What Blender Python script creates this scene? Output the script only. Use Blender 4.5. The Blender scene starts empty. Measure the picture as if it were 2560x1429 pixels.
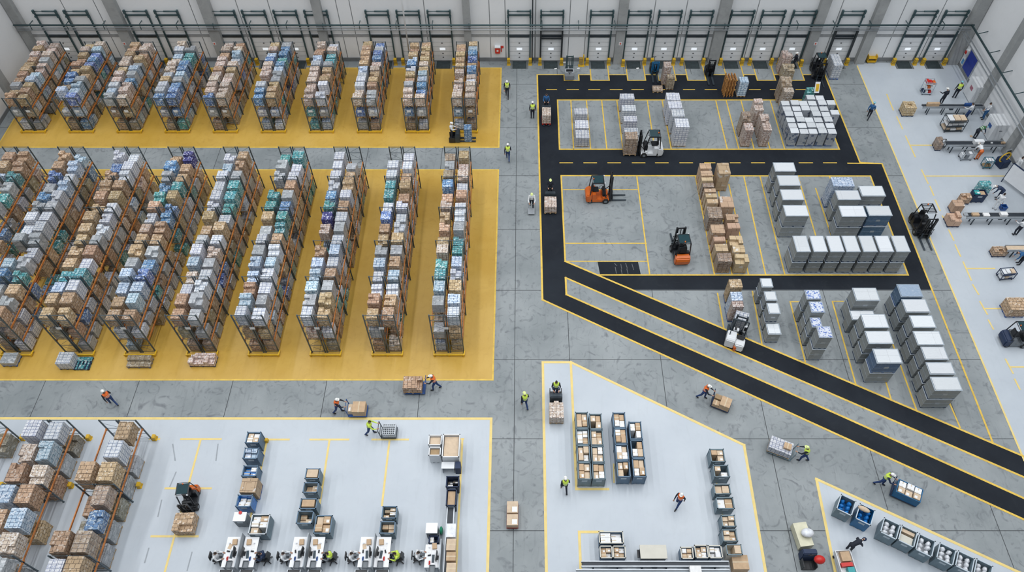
import bpy, bmesh, math, random
from mathutils import Vector, Matrix
random.seed(7)
C = bpy.context.scene.collection
PI = math.pi
# ------------------------------------------------------------------ camera model (metres)
F, CX, CY, TH, H = 1896.0, 1308.0, 714.5, math.radians(52.9), 42.0
def ang(py): return TH + math.atan((py - CY) / F)
def GY(py, z=0.0): return (H - z) / math.tan(ang(py))
def P(px, py, z=0.0):
    v = (py - CY) / F
    t = (H - z) / (math.sin(TH) + v * math.cos(TH))
    return ((px - CX) / F * t, t * (math.cos(TH) - v * math.sin(TH)))
def ZOF(py, Y): return H - Y * math.tan(ang(py))
def WX(px, py, Y):
    v = (py - CY) / F
    return (px - CX) / F * Y / (math.cos(TH) - v * math.sin(TH))
def PROJ(x, y, z):
    d = y * math.cos(TH) + (H - z) * math.sin(TH)
    u = -(y * math.sin(TH) - (H - z) * math.cos(TH))
    return CX + F * x / d, CY + F * u / d
def visible(x, y, z, m=30):
    a, b = PROJ(x, y, z)
    return -m < a < 2560 + m and -m < b < 1429 + m
# ------------------------------------------------------------------ materials
MATS = {}
def _new(name):
    m = bpy.data.materials.new(name); m.use_nodes = True
    nt = m.node_tree; b = nt.nodes['Principled BSDF']
    MATS[name] = m
    return m, nt, b
def rgb(*c): return (c[0], c[1], c[2], 1.0)
def plain(name, col, rough=.6, metal=0.0, var=.10, scale=3.0, bump=0.0):
    if name in MATS: return MATS[name]
    m, nt, b = _new(name)
    N = nt.nodes.new; L = nt.links.new
    tc = N('ShaderNodeTexCoord'); no = N('ShaderNodeTexNoise'); no.inputs['Scale'].default_value = scale
    no.inputs['Detail'].default_value = 5
    L(tc.outputs['Object'], no.inputs['Vector'])
    mr = N('ShaderNodeMapRange'); mr.inputs['From Min'].default_value = .3; mr.inputs['From Max'].default_value = .7
    mr.inputs['To Min'].default_value = 1 - var; mr.inputs['To Max'].default_value = 1 + var
    L(no.outputs['Fac'], mr.inputs['Value'])
    hs = N('ShaderNodeHueSaturation'); hs.inputs['Color'].default_value = rgb(*col)
    L(mr.outputs['Result'], hs.inputs['Value']); L(hs.outputs['Color'], b.inputs['Base Color'])
    b.inputs['Roughness'].default_value = rough; b.inputs['Metallic'].default_value = metal
    if bump:
        bp = N('ShaderNodeBump'); bp.inputs['Strength'].default_value = bump; bp.inputs['Distance'].default_value = .02
        L(no.outputs['Fac'], bp.inputs['Height']); L(bp.outputs['Normal'], b.inputs['Normal'])
    return m
def cartons(name, c1, c2, seam, accent=None, amt=.5, bw=.30, bh=.24, wrap=0.0, vary=.22, mortar=.012, ascale=7.0, hue=.02):
    m, nt, b = _new(name)
    N = nt.nodes.new; L = nt.links.new
    uv = N('ShaderNodeUVMap'); oi = N('ShaderNodeObjectInfo')
    mul = N('ShaderNodeMath'); mul.operation = 'MULTIPLY'; mul.inputs[1].default_value = 37.0
    L(oi.outputs['Random'], mul.inputs[0])
    add = N('ShaderNodeVectorMath'); add.operation = 'ADD'
    L(uv.outputs['UV'], add.inputs[0]); L(mul.outputs[0], add.inputs[1])
    br = N('ShaderNodeTexBrick'); br.inputs['Color1'].default_value = rgb(*c1); br.inputs['Color2'].default_value = rgb(*c2)
    br.inputs['Mortar'].default_value = rgb(*seam); br.inputs['Scale'].default_value = 1.0
    br.inputs['Brick Width'].default_value = bw; br.inputs['Row Height'].default_value = bh
    br.inputs['Mortar Size'].default_value = mortar; br.inputs['Mortar Smooth'].default_value = .3
    br.offset = .5 if name in ('kraft_cartons', 'kraft_big_cartons', 'olive_wrapped', 'grey_wrapped') else 0.0
    L(add.outputs[0], br.inputs['Vector'])
    col = br.outputs['Color']
    if accent:
        vo = N('ShaderNodeTexVoronoi'); vo.inputs['Scale'].default_value = ascale; vo.distance = 'CHEBYCHEV'
        L(add.outputs[0], vo.inputs['Vector'])
        gt = N('ShaderNodeMath'); gt.operation = 'LESS_THAN'; gt.inputs[1].default_value = amt
        sep = N('ShaderNodeSeparateColor'); L(vo.outputs['Color'], sep.inputs[0]); L(sep.outputs[0], gt.inputs[0])
        mx = N('ShaderNodeMix'); mx.data_type = 'RGBA'; L(gt.outputs[0], mx.inputs[0])
        L(col, mx.inputs[6]); mx.inputs[7].default_value = rgb(*accent); col = mx.outputs[2]
    if wrap:
        no = N('ShaderNodeTexNoise'); no.inputs['Scale'].default_value = 5.0; no.inputs['Detail'].default_value = 6
        no.inputs['Distortion'].default_value = 1.5
        mp = N('ShaderNodeMapping'); mp.inputs['Scale'].default_value = (1, 3, 1)
        L(add.outputs[0], mp.inputs['Vector']); L(mp.outputs[0], no.inputs['Vector'])
        mr = N('ShaderNodeMapRange'); mr.inputs['From Min'].default_value = .48; mr.inputs['From Max'].default_value = .68
        mr.inputs['To Max'].default_value = wrap; L(no.outputs['Fac'], mr.inputs['Value'])
        mx2 = N('ShaderNodeMix'); mx2.data_type = 'RGBA'; L(mr.outputs[0], mx2.inputs[0])
        L(col, mx2.inputs[6]); mx2.inputs[7].default_value = rgb(.72, .75, .79); col = mx2.outputs[2]
        bp = N('ShaderNodeBump'); bp.inputs['Strength'].default_value = .6; bp.inputs['Distance'].default_value = .03
        L(no.outputs['Fac'], bp.inputs['Height']); L(bp.outputs['Normal'], b.inputs['Normal'])
        b.inputs['Roughness'].default_value = .32
    else:
        b.inputs['Roughness'].default_value = .75
    hs = N('ShaderNodeHueSaturation')
    mv = N('ShaderNodeMapRange'); mv.inputs['To Min'].default_value = 1 - vary; mv.inputs['To Max'].default_value = 1 + vary * .6
    L(oi.outputs['Random'], mv.inputs['Value']); L(mv.outputs[0], hs.inputs['Value'])
    m2 = N('ShaderNodeMath'); m2.operation = 'MULTIPLY'; m2.inputs[1].default_value = 7.13; L(oi.outputs['Random'], m2.inputs[0])
    fr = N('ShaderNodeMath'); fr.operation = 'FRACT'; L(m2.outputs[0], fr.inputs[0])
    mh = N('ShaderNodeMapRange'); mh.inputs['To Min'].default_value = .5 - hue; mh.inputs['To Max'].default_value = .5 + hue
    L(fr.outputs[0], mh.inputs['Value']); L(mh.outputs[0], hs.inputs['Hue'])
    L(col, hs.inputs['Color']); L(hs.outputs['Color'], b.inputs['Base Color'])
    return m
def paint(name, c1, c2, rough=.45, scale=.35, stains=0.0, stain_col=(.05, .05, .06), spec=.5, scuff=0.0):
    """floor surfaces: mottled in world space, with scuffs"""
    m, nt, b = _new(name)
    N = nt.nodes.new; L = nt.links.new
    g = N('ShaderNodeNewGeometry')
    n1 = N('ShaderNodeTexNoise'); n1.inputs['Scale'].default_value = scale; n1.inputs['Detail'].default_value = 8; n1.inputs['Roughness'].default_value = .6
    L(g.outputs['Position'], n1.inputs['Vector'])
    mr = N('ShaderNodeMapRange'); mr.inputs['From Min'].default_value = .35; mr.inputs['From Max'].default_value = .65; L(n1.outputs['Fac'], mr.inputs['Value'])
    mx = N('ShaderNodeMix'); mx.data_type = 'RGBA'; L(mr.outputs[0], mx.inputs[0]); mx.inputs[6].default_value = rgb(*c1); mx.inputs[7].default_value = rgb(*c2)
    col = mx.outputs[2]
    if stains:
        n2 = N('ShaderNodeTexNoise'); n2.inputs['Scale'].default_value = 1.1; n2.inputs['Detail'].default_value = 9; n2.inputs['Distortion'].default_value = 2.6
        L(g.outputs['Position'], n2.inputs['Vector'])
        m2 = N('ShaderNodeMapRange'); m2.inputs['From Min'].default_value = .54; m2.inputs['From Max'].default_value = .76; m2.inputs['To Max'].default_value = stains
        L(n2.outputs['Fac'], m2.inputs['Value'])
        mx2 = N('ShaderNodeMix'); mx2.data_type = 'RGBA'; L(m2.outputs[0], mx2.inputs[0]); L(col, mx2.inputs[6]); mx2.inputs[7].default_value = rgb(*stain_col)
        col = mx2.outputs[2]
    if scuff:
        n3 = N('ShaderNodeTexNoise'); n3.inputs['Scale'].default_value = 1.6; n3.inputs['Detail'].default_value = 6; n3.inputs['Distortion'].default_value = .6
        mp = N('ShaderNodeMapping'); mp.inputs['Scale'].default_value = (3.0, .35, 1); L(g.outputs['Position'], mp.inputs['Vector']); L(mp.outputs[0], n3.inputs['Vector'])
        m3 = N('ShaderNodeMapRange'); m3.inputs['From Min'].default_value = .58; m3.inputs['From Max'].default_value = .78; m3.inputs['To Max'].default_value = scuff
        L(n3.outputs['Fac'], m3.inputs['Value'])
        mx3 = N('ShaderNodeMix'); mx3.data_type = 'RGBA'; L(m3.outputs[0], mx3.inputs[0]); L(col, mx3.inputs[6]); mx3.inputs[7].default_value = rgb(*stain_col)
        col = mx3.outputs[2]
    L(col, b.inputs['Base Color']); b.inputs['Roughness'].default_value = rough
    b.inputs['Specular IOR Level'].default_value = spec
    return m
# ------------------------------------------------------------------ mesh builder
class MB:
    def __init__(s): s.v = []; s.f = []; s.m = []; s.sm = []
    def _add(s, vs, fs, mat=0, smooth=False):
        o = len(s.v); s.v += [tuple(p) for p in vs]
        for f in fs: s.f.append([i + o for i in f]); s.m.append(mat); s.sm.append(smooth)
        return s
    def box(s, c, d, mat=0, rz=0.0, taper=1.0, rx=0.0, ry=0.0):
        x, y, z = d[0] / 2, d[1] / 2, d[2] / 2; t = taper
        vs = [Vector(p) for p in ((-x, -y, -z), (x, -y, -z), (x, y, -z), (-x, y, -z), (-x * t, -y * t, z), (x * t, -y * t, z), (x * t, y * t, z), (-x * t, y * t, z))]
        M = Matrix.Translation(c) @ Matrix.Rotation(rz, 4, 'Z') @ Matrix.Rotation(ry, 4, 'Y') @ Matrix.Rotation(rx, 4, 'X')
        return s._add([M @ p for p in vs], [(3, 2, 1, 0), (4, 5, 6, 7), (0, 1, 5, 4), (1, 2, 6, 5), (2, 3, 7, 6), (3, 0, 4, 7)], mat)
    def b0(s, x0, x1, y0, y1, z0, z1, mat=0): return s.box(((x0 + x1) / 2, (y0 + y1) / 2, (z0 + z1) / 2), (x1 - x0, y1 - y0, z1 - z0), mat)
    def bar(s, a, b, w=.04, h=None, mat=0):
        a, b = Vector(a), Vector(b); d = b - a; L = d.length
        if L < 1e-6: return s
        h = h or w; q = d.to_track_quat('Z', 'Y').to_matrix().to_4x4(); M = Matrix.Translation(a) @ q
        vs = [M @ Vector(p) for p in ((-w/2, -h/2, 0), (w/2, -h/2, 0), (w/2, h/2, 0), (-w/2, h/2, 0), (-w/2, -h/2, L), (w/2, -h/2, L), (w/2, h/2, L), (-w/2, h/2, L))]
        return s._add(vs, [(3, 2, 1, 0), (4, 5, 6, 7), (0, 1, 5, 4), (1, 2, 6, 5), (2, 3, 7, 6), (3, 0, 4, 7)], mat)
    def tube(s, a, b, r0=.03, r1=None, mat=0, n=10, caps=True):
        r1 = r0 if r1 is None else r1; a, b = Vector(a), Vector(b); d = b - a
        q = d.to_track_quat('Z', 'Y').to_matrix().to_4x4(); M = Matrix.Translation(a) @ q; L = d.length
        vs = [M @ Vector((r * math.cos(2*PI*i/n), r * math.sin(2*PI*i/n), z)) for z, r in ((0, r0), (L, r1)) for i in range(n)]
        fs = [(i, (i+1) % n, n + (i+1) % n, n + i) for i in range(n)]
        s._add(vs, fs, mat, True)
        if caps: o = len(s.v) - 2*n; s.f += [[o + i for i in reversed(range(n))], [o + n + i for i in range(n)]]; s.m += [mat]*2; s.sm += [False]*2
        return s
    def path(s, pts, r, mat=0, n=8):
        for a, b in zip(pts, pts[1:]): s.tube(a, b, r, r, mat, n)
        return s
    def ell(s, c, r, mat=0, n=12, z0=-1.0, z1=1.0, rot=None):
        if not hasattr(r, '__len__'): r = (r, r, r)
        k = max(4, n // 2); a0, a1 = math.asin(z0), math.asin(z1); vs = []
        for j in range(k + 1):
            a = a0 + (a1 - a0) * j / k
            for i in range(n):
                p = Vector((r[0]*math.cos(a)*math.cos(2*PI*i/n), r[1]*math.cos(a)*math.sin(2*PI*i/n), r[2]*math.sin(a)))
                if rot is not None: p = rot @ p
                vs.append(p + Vector(c))
        fs = [(j*n+i, j*n+(i+1) % n, (j+1)*n+(i+1) % n, (j+1)*n+i) for j in range(k) for i in range(n)]
        fs += [tuple(reversed(range(n))), tuple(k*n+i for i in range(n))]
        return s._add(vs, fs, mat, True)
    def prism(s, pts, z0, z1, mat=0):
        n = len(pts); vs = [(x, y, z0) for x, y in pts] + [(x, y, z1) for x, y in pts]
        return s._add(vs, [tuple(reversed(range(n))), tuple(range(n, 2*n))] + [(i, (i+1) % n, n+(i+1) % n, n+i) for i in range(n)], mat)
    def prof(s, pts, x0, x1, mat=0):
        """profile in (y,z) extruded along x"""
        n = len(pts); vs = [(x0, y, z) for y, z in pts] + [(x1, y, z) for y, z in pts]
        return s._add(vs, [tuple(range(n)), tuple(reversed(range(n, 2*n)))] + [(i, n+i, n+(i+1) % n, (i+1) % n) for i in range(n)], mat)
    def shell(s, x0, x1, y0, y1, z0, z1, t, mat=0, floor=None, fm=None):
        """open topped bin: closed skin with thickness"""
        fz = z0 + (floor if floor is not None else t)
        o = [(x0, y0), (x1, y0), (x1, y1), (x0, y1)]; i_ = [(x0+t, y0+t), (x1-t, y0+t), (x1-t, y1-t), (x0+t, y1-t)]
        vs = [(x, y, z0) for x, y in o] + [(x, y, z1) for x, y in o] + [(x, y, z1) for x, y in i_] + [(x, y, fz) for x, y in i_]
        fs = [(3, 2, 1, 0)] + [(i, (i+1) % 4, 4+(i+1) % 4, 4+i) for i in range(4)] + [(4+i, 4+(i+1) % 4, 8+(i+1) % 4, 8+i) for i in range(4)] + [(8+i, 8+(i+1) % 4, 12+(i+1) % 4, 12+i) for i in range(4)] + [(12, 13, 14, 15)]
        return s._add(vs, fs, mat)
    def mesh(s, name, mats, bevel=0.0, seg=2):
        me = bpy.data.meshes.new(name); me.from_pydata(s.v, [], s.f)
        for m in (mats if isinstance(mats, (list, tuple)) else [mats]): me.materials.append(m)
        me.polygons.foreach_set('material_index', s.m); me.polygons.foreach_set('use_smooth', s.sm)
        bm = bmesh.new(); bm.from_mesh(me)
        bmesh.ops.recalc_face_normals(bm, faces=bm.faces)
        if bevel: 
            es = [e for e in bm.edges if len(e.link_faces) == 2 and e.calc_face_angle(0) > .6]
            bmesh.ops.bevel(bm, geom=es, offset=bevel, segments=seg, affect='EDGES', clamp_overlap=True)
        uvl = bm.loops.layers.uv.new('UVMap')
        for f in bm.faces:
            n = f.normal; ax = max(range(3), key=lambda i: abs(n[i]))
            a, b_ = ((1, 2), (0, 2), (0, 1))[ax]
            for l in f.loops: l[uvl].uv = (l.vert.co[a], l.vert.co[b_])
        bm.to_mesh(me); bm.free()
        return me
def obj(name, mb, mats, parent=None, bevel=0.0, loc=None, rz=0.0, label=None):
    me = mb.mesh(name, mats, bevel) if isinstance(mb, MB) else mb
    o = bpy.data.objects.new(name, me); C.objects.link(o)
    if parent: o.parent = parent
    if loc: o.location = loc
    if rz: o.rotation_euler.z = rz
    if label: o['label'] = label
    return o
def tag(o, label, cat, group=None, kind=None):
    o['label'] = label; o['category'] = cat
    if group: o['group'] = group
    if kind: o['kind'] = kind
    return o
def thing(name, label, cat, loc=(0, 0, 0), rz=0.0, group=None):
    o = bpy.data.objects.new(name, None); C.objects.link(o); o.empty_display_size = .2
    o.location = loc; o.rotation_euler.z = rz
    return tag(o, label, cat, group)
def struct(name, mb, mats, parent=None, **k):
    o = obj(name, mb, mats, parent, **k)
    o['kind'] = 'structure'
    return o
CH = {}
def part(parent, o):
    o.parent = parent; return o
def copy_tree(o, parent=None):
    c = o.copy(); C.objects.link(c)
    if parent: c.parent = parent
    for ch in [x for x in CHILD.get(o.name, [])]: copy_tree(ch, c)
    return c
CHILD = {}
def index_children():
    CHILD.clear()
    for o in bpy.data.objects:
        if o.parent: CHILD.setdefault(o.parent.name, []).append(o)
ORD = ['', 'first', 'second', 'third', 'fourth', 'fifth', 'sixth', 'seventh', 'eighth', 'ninth', 'tenth', 'eleventh', 'twelfth', 'thirteenth', 'fourteenth', 'fifteenth', 'sixteenth', 'seventeenth', 'eighteenth', 'nineteenth', 'twentieth', 'twenty-first', 'twenty-second', 'twenty-third', 'twenty-fourth']
# ------------------------------------------------------------------ palette
concrete = paint('concrete', (.29, .315, .325), (.205, .23, .24), .5, .28, .75, (.09, .10, .115), .45, .35)
whitefl = paint('white_floor_paint', (.50, .545, .59), (.445, .49, .54), .32, .22, .10, (.3, .32, .34), .5, .12)
yellowfl = paint('ochre_floor_paint', (.60, .385, .085), (.50, .30, .045), .38, .2, .22, (.33, .18, .02), .5, .18)
blackfl = paint('asphalt_paint', (.009, .012, .018), (.016, .021, .029), .7, .25, .2, (.035, .04, .045), .2)
lineY = paint('line_yellow', (.78, .53, .09), (.62, .41, .07), .5, 2.0, .35, (.35, .25, .1), .4)
lineP = paint('pale_line_yellow', (.80, .62, .22), (.72, .55, .20), .5, 2.0, .25, (.6, .6, .55), .4)
jointM = plain('joint', (.06, .065, .07), .9)
wallM = paint('wall_panel', (.80, .81, .82), (.74, .755, .77), .6, .12, .05, (.3, .3, .3), .3)
colM = paint('column_concrete', (.36, .37, .37), (.29, .30, .30), .8, .6, .25, (.15, .15, .15), .2)
kerbM = paint('kerb_concrete', (.20, .21, .22), (.15, .16, .165), .8, .8)
teal = plain('teal_steel', (.045, .085, .095), .45, .3, .15)
rackpost = plain('rack_post', (.085, .115, .135), .45, .4, .15)
dsteel = plain('dark_steel', (.05, .065, .08), .45, .5, .15)
lsteel = plain('light_steel', (.42, .45, .48), .4, .5, .1)
yel = plain('safety_yellow', (.65, .40, .02), .45, 0, .2)
orangeB = plain('orange_beam', (.50, .18, .045), .55, .1, .35, 2.0)
blackM = plain('black_plastic', (.012, .014, .018), .4)
greyM = plain('grey_plastic', (.16, .18, .20), .5)
whiteM = plain('white_enamel', (.70, .72, .74), .35, 0, .04)
whiteD = plain('white_board', (.80, .81, .83), .4, 0, .03)
rubber = plain('rubber', (.015, .015, .016), .8)
orangeM = plain('orange_enamel', (.62, .13, .015), .35)
redM = plain('red_enamel', (.55, .02, .015), .4)
blueM = plain('blue_enamel', (.012, .07, .26), .4)
navyM = plain('navy', (.012, .028, .075), .6)
bluecage = plain('blue_grey_steel', (.11, .18, .26), .5, .2, .15)
binblue = plain('grey_blue_plastic', (.15, .215, .255), .5, 0, .15)
binbright = plain('bright_blue_plastic', (.01, .13, .30), .45, 0, .15)
rimM = plain('bin_rim', (.45, .52, .58), .4)
woodM = plain('pallet_wood', (.40, .27, .14), .8, 0, .25, 6)
woodD = plain('dark_wood', (.22, .13, .06), .8, 0, .3, 6)
glassM = plain('dark_glass', (.02, .05, .06), .12)
kraftP = plain('kraft_plain', (.50, .35, .22), .8, 0, .12, 4)
kraftD = plain('kraft_dark', (.36, .25, .14), .8, 0, .15, 4)
kraftL = plain('kraft_light', (.60, .47, .34), .8, 0, .10, 4)
paperM = plain('white_paper', (.78, .78, .78), .7, 0, .08, 6)
beigeM = plain('beige_laminate', (.58, .56, .49), .5, 0, .04)
pinkM = plain('pink_plastic', (.65, .25, .3), .5)
greenM = plain('green_plastic', (.02, .30, .16), .5)
tealbag = plain('teal_plastic', (.02, .30, .32), .4)
bluebag = plain('blue_film', (.012, .16, .48), .3, 0, .35, 5, .5)
whitebag = plain('white_film', (.72, .74, .78), .3, 0, .2, 5, .5)
blueDoor = plain('blue_door', (.008, .03, .27), .4, 0, .1)
# box load styles
ST = {
 'k': cartons('kraft_cartons', (.52, .37, .24), (.41, .285, .175), (.12, .08, .05), (.60, .50, .40), .10, mortar=.016, ascale=11),
 'K': cartons('kraft_big_cartons', (.55, .40, .27), (.47, .335, .215), (.17, .11, .07), (.62, .56, .50), .04, bw=.62, bh=.55, ascale=5, mortar=.012, vary=.15),
 'q': cartons('kraft_wrapped', (.40, .30, .20), (.31, .23, .15), (.10, .07, .05), (.50, .43, .34), .12, wrap=.35, mortar=.018, ascale=10),
 'p': cartons('pale_pink_cartons', (.62, .50, .42), (.50, .385, .31), (.15, .10, .08), (.68, .63, .60), .22, bw=.24, bh=.19, wrap=.15, mortar=.018, ascale=13),
 'w': cartons('white_cartons', (.68, .69, .71), (.56, .58, .62), (.13, .16, .24), (.38, .42, .52), .13, bw=.25, bh=.2, mortar=.016, ascale=15),
 'l': cartons('pale_blue_cartons', (.47, .58, .69), (.36, .48, .60), (.05, .11, .20), (.62, .68, .75), .22, bw=.25, bh=.2, wrap=.2, mortar=.018, ascale=13),
 'b': cartons('blue_cartons', (.08, .18, .42), (.17, .30, .54), (.012, .04, .12), (.52, .60, .70), .22, bw=.26, bh=.2, wrap=.2, mortar=.018, ascale=13),
 'n': cartons('navy_purple_cartons', (.05, .05, .20), (.10, .10, .28), (.01, .01, .04), (.55, .55, .68), .16, bw=.2, bh=.16, ascale=14),
 't': cartons('teal_cartons', (.04, .28, .31), (.14, .40, .42), (.01, .07, .08), (.46, .58, .58), .18, bw=.22, bh=.17, wrap=.15, mortar=.018, ascale=13),
 'g': cartons('grey_wrapped', (.36, .38, .40), (.28, .30, .32), (.10, .11, .12), (.48, .49, .5), .15, bw=.5, bh=.4, wrap=.45),
 'o': cartons('olive_wrapped', (.28, .25, .17), (.22, .19, .13), (.08, .08, .05), (.42, .40, .34), .15, wrap=.4),
}
STNAME = {'k': 'brown carton', 'q': 'film-wrapped brown', 'p': 'pale pink carton', 'w': 'white carton', 'l': 'pale blue', 'b': 'blue carton', 'n': 'navy printed', 't': 'teal', 'g': 'grey wrapped', 'o': 'olive wrapped'}
STOBJ = {'K': 'carton_load', 'k': 'carton_load', 'q': 'wrapped_carton_load', 'p': 'pink_carton_load', 'w': 'white_carton_load', 'l': 'pale_blue_load', 'b': 'blue_load', 'n': 'navy_load', 't': 'teal_load', 'g': 'grey_wrapped_load', 'o': 'olive_wrapped_load'}
crateL = cartons('crate_lid', (.66, .69, .72), (.63, .66, .69), (.50, .52, .55), None, 0, 3, 3, wrap=.25, vary=.12, hue=.01)
crateG = cartons('crate_grey', (.27, .29, .29), (.25, .27, .28), (.2, .22, .22), None, 0, 3, 3, wrap=.12, vary=.12, hue=.01)
crateB = cartons('crate_blue', (.05, .11, .20), (.06, .12, .22), (.04, .1, .2), None, 0, 3, 3, wrap=.12, vary=.15, hue=.01)
# ------------------------------------------------------------------ camera and light
cam = bpy.data.cameras.new('camera'); co = bpy.data.objects.new('camera', cam); C.objects.link(co)
co.location = (0, 0, H); co.rotation_euler = (PI/2 - TH, 0, 0)
cam.sensor_width = 36.0; cam.lens = F * 36.0 / 2560; cam.shift_x = (1280 - CX) / 2560; cam.clip_end = 300
bpy.context.scene.camera = co
sc = bpy.context.scene
sc.view_settings.view_transform = 'Standard'; sc.view_settings.look = 'None'; sc.view_settings.gamma = 1.0
sc.view_settings.exposure = 0.20
try: sc.view_settings.use_curve_mapping = False
except Exception: pass
w = bpy.data.worlds.new('daylight'); sc.world = w; w.use_nodes = True
w.node_tree.nodes['Background'].inputs[0].default_value = (.80, .90, 1.0, 1); w.node_tree.nodes['Background'].inputs[1].default_value = .20
for i, x in enumerate((-46, -30, -15, -1, 14, 28, 44)):
    l = bpy.data.lights.new('ceiling_lamp', 'AREA'); l.shape = 'RECTANGLE'; l.size = 1.2; l.size_y = 62; l.energy = 4500; l.spread = math.radians(150); l.color = (.97, .985, 1.0)
    lo = bpy.data.objects.new('ceiling_lamp', l); C.objects.link(lo); lo.location = (x, 28, 46)
# ------------------------------------------------------------------ floor and painted zones
WY = 57.0; XL = -43.3; XR = P(2409, 186)[0]
def poly(name, pts, z, m, parent):
    bm = bmesh.new(); vs = [bm.verts.new((x, y, z)) for x, y in pts]; f = bm.faces.new(vs); bm.normal_update()
    if f.normal.z < 0: bmesh.ops.reverse_faces(bm, faces=[f])
    bmesh.ops.triangulate(bm, faces=bm.faces[:])
    me = bpy.data.meshes.new(name); bm.to_mesh(me); bm.free(); me.materials.append(m)
    o = bpy.data.objects.new(name, me); C.objects.link(o); o.parent = parent; o['kind'] = 'structure'
    return o
floor = struct('floor', MB().b0(XL - .3, XR + .3, -6, WY + .3, -.3, 0), concrete)
js = MB()
for k in range(-2, 9):
    y = 14.65 + 5.58 * k
    if y < 0: continue
    for a, b in ((XL, XR),): js._add([(a, y - .02, .0012), (b, y - .02, .0012), (b, y + .02, .0012), (a, y + .02, .0012)], [(0, 1, 2, 3)])
for x in [-.55] + [-.55 - 5.95 * k for k in range(1, 8)] + [3.0 + 5.9 * k for k in range(0, 7)]:
    js._add([(x - .02, -6, .0016), (x + .02, -6, .0016), (x + .02, WY, .0016), (x - .02, WY, .0016)], [(0, 1, 2, 3)])
struct('floor_joint', js, jointM, floor)
def PX(*pts): return [P(*p) for p in pts]
yz1 = [(-42.4, GY(170)), (P(1253, 170)[0], GY(170)), (P(1247, 368)[0], GY(368)), (-42.4, GY(368))]
poly('yellow_zone', yz1, .003, yellowfl, floor)
yz2 = [(-42.4, GY(424.5)), (P(1246, 424)[0], GY(424.5)), (P(1232, 949)[0], GY(949)), (-42.4, GY(949))]
poly('yellow_zone', yz2, .003, yellowfl, floor)
wz3 = [(-42.4, GY(1045)), (P(1228, 1047)[0], GY(1046)), (P(1221, 1429)[0], -1), (-42.4, -1)]
poly('white_zone', wz3, .003, whitefl, floor)
def ext(a, b, ynew):
    """extend ground line a->b to Y=ynew"""
    (x0, y0), (x1, y1) = a, b; t = (ynew - y0) / (y1 - y0); return (x0 + (x1 - x0) * t, ynew)
z4 = PX((1357, 905), (1427, 905), (1860, 1112)); z4r = ext(P(1860, 1112), P(1914, 1429), 4)
z4l = ext(P(1357, 905), P(1366, 1429), 4)
wz4 = z4 + [z4r, z4l]
poly('white_zone', wz4, .003, whitefl, floor)
z5 = PX((2041, 1197)); z5r = ext(P(2041, 1197), P(2500, 1408), 8); z5l = ext(P(2041, 1197), P(2088, 1429), 8)
poly('white_zone', z5 + [z5r, z5l], .003, whitefl, floor)
z6a = P(2143, 165); z6b = ext(P(2143, 165), P(2518, 1050), GY(1150))
poly('white_zone', [z6a, (XR - .05, z6a[1]), (XR - .05, GY(1150)), z6b], .003, whitefl, floor)
poly('white_zone', [P(2143, 165), (XR - .05, GY(165)), (XR - .05, WY - .25), (P(2143, 157)[0], WY - .25)], .0032, whitefl, floor)
bl = PX((1343, 187), (2062, 187), (2150, 406), (2205, 409), (2330, 724), (1580, 724), (1413, 653), (1356, 749))
poly('black_roadway', bl, .004, blackfl, floor)
poly('black_roadway', PX((1350, 560), (1413, 653), (2700, 1200), (2700, 1362), (1356, 749)), .0042, blackfl, floor)
isl1 = PX((1394, 250), (2051, 250), (2098, 373), (1399, 373))
isl2 = PX((1403, 439), (2176, 440), (2270, 687), (1496, 687), (1413, 653))
isl3 = PX((1414, 694), (1920, 915.5), (2208, 1040), (2700, 1253), (2700, 1308), (2105, 1040), (1920, 958), (1416, 736))
for q in (isl1, isl2, isl3): poly('floor_island', q, .006, concrete, floor)
poly('floor_island', PX((1494, 654.5), (1595, 654.5), (1602, 686), (1500, 686)), .0075, blackfl, floor)
notches = [(1411, 1447.5, 1404, 1440), (1477.8, 1523, 1472.6, 1516), (1569.6, 1614, 1564.6, 1606), (1646.5, 1690, 1638, 1680), (1719.6, 1765, 1709.5, 1753), (1818, 1862, 1809, 1851), (1893.4, 1939, 1882, 1926), (1965, 2011, 1952, 1995)]
for i, (a, b, c, d) in enumerate(notches):
    X0, X1 = P(a, 201)[0], P(b, 201)[0]
    poly('floor_island', [(X0, GY(201)), (X1, GY(201)), (X1, GY(185)), (X0, GY(185))], .006, concrete, floor)
# marking lines
LN = MB(); LP = MB()
LZ = [0]
def line(mb, a, b, w=.13, z=.009):
    LZ[0] += 1; z += .00012 * (LZ[0] % 40)
    a, b = Vector((*a, 0)), Vector((*b, 0)); d = (b - a).normalized(); n = Vector((-d.y, d.x, 0)) * w / 2; a = a - d * w / 2; b = b + d * w / 2
    mb._add([(*(a + n).xy, z), (*(a - n).xy, z), (*(b - n).xy, z), (*(b + n).xy, z)], [(0, 1, 2, 3)])
def pl(mb, pts, w=.13, close=False):
    if close: pts = pts + [pts[0]]
    for a, b in zip(pts, pts[1:]): line(mb, a, b, w)
pl(LN, yz1, .11, True); pl(LN, yz2, .11, True)
pl(LP, wz3[:3], .16); pl(LP, [z4l] + z4 + [z4r], .16); pl(LP, [z5l, z5[0], z5r], .16); pl(LP, [z6a, z6b], .12)
pl(LN, isl1, .12, True); pl(LN, isl2[:4], .12); pl(LN, [isl2[4], isl2[0]], .12)
pl(LN, PX((1413, 653), (2700, 1200)), .13)
pl(LN, isl3, .13, True); pl(LN, PX((2700, 1362), (1993, 1040), (1356, 749), (1343, 187)), .13)
tp = []; last = P(1343, 187)
for a, b, c, d in notches:
    X0, X1 = P(a, 201)[0], P(b, 201)[0]; Yt, Yb = GY(187), GY(201)
    tp += [last, (X0, Yt), (X0, Yb), (X1, Yb), (X1, Yt)]; last = (X1, Yt)
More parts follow.
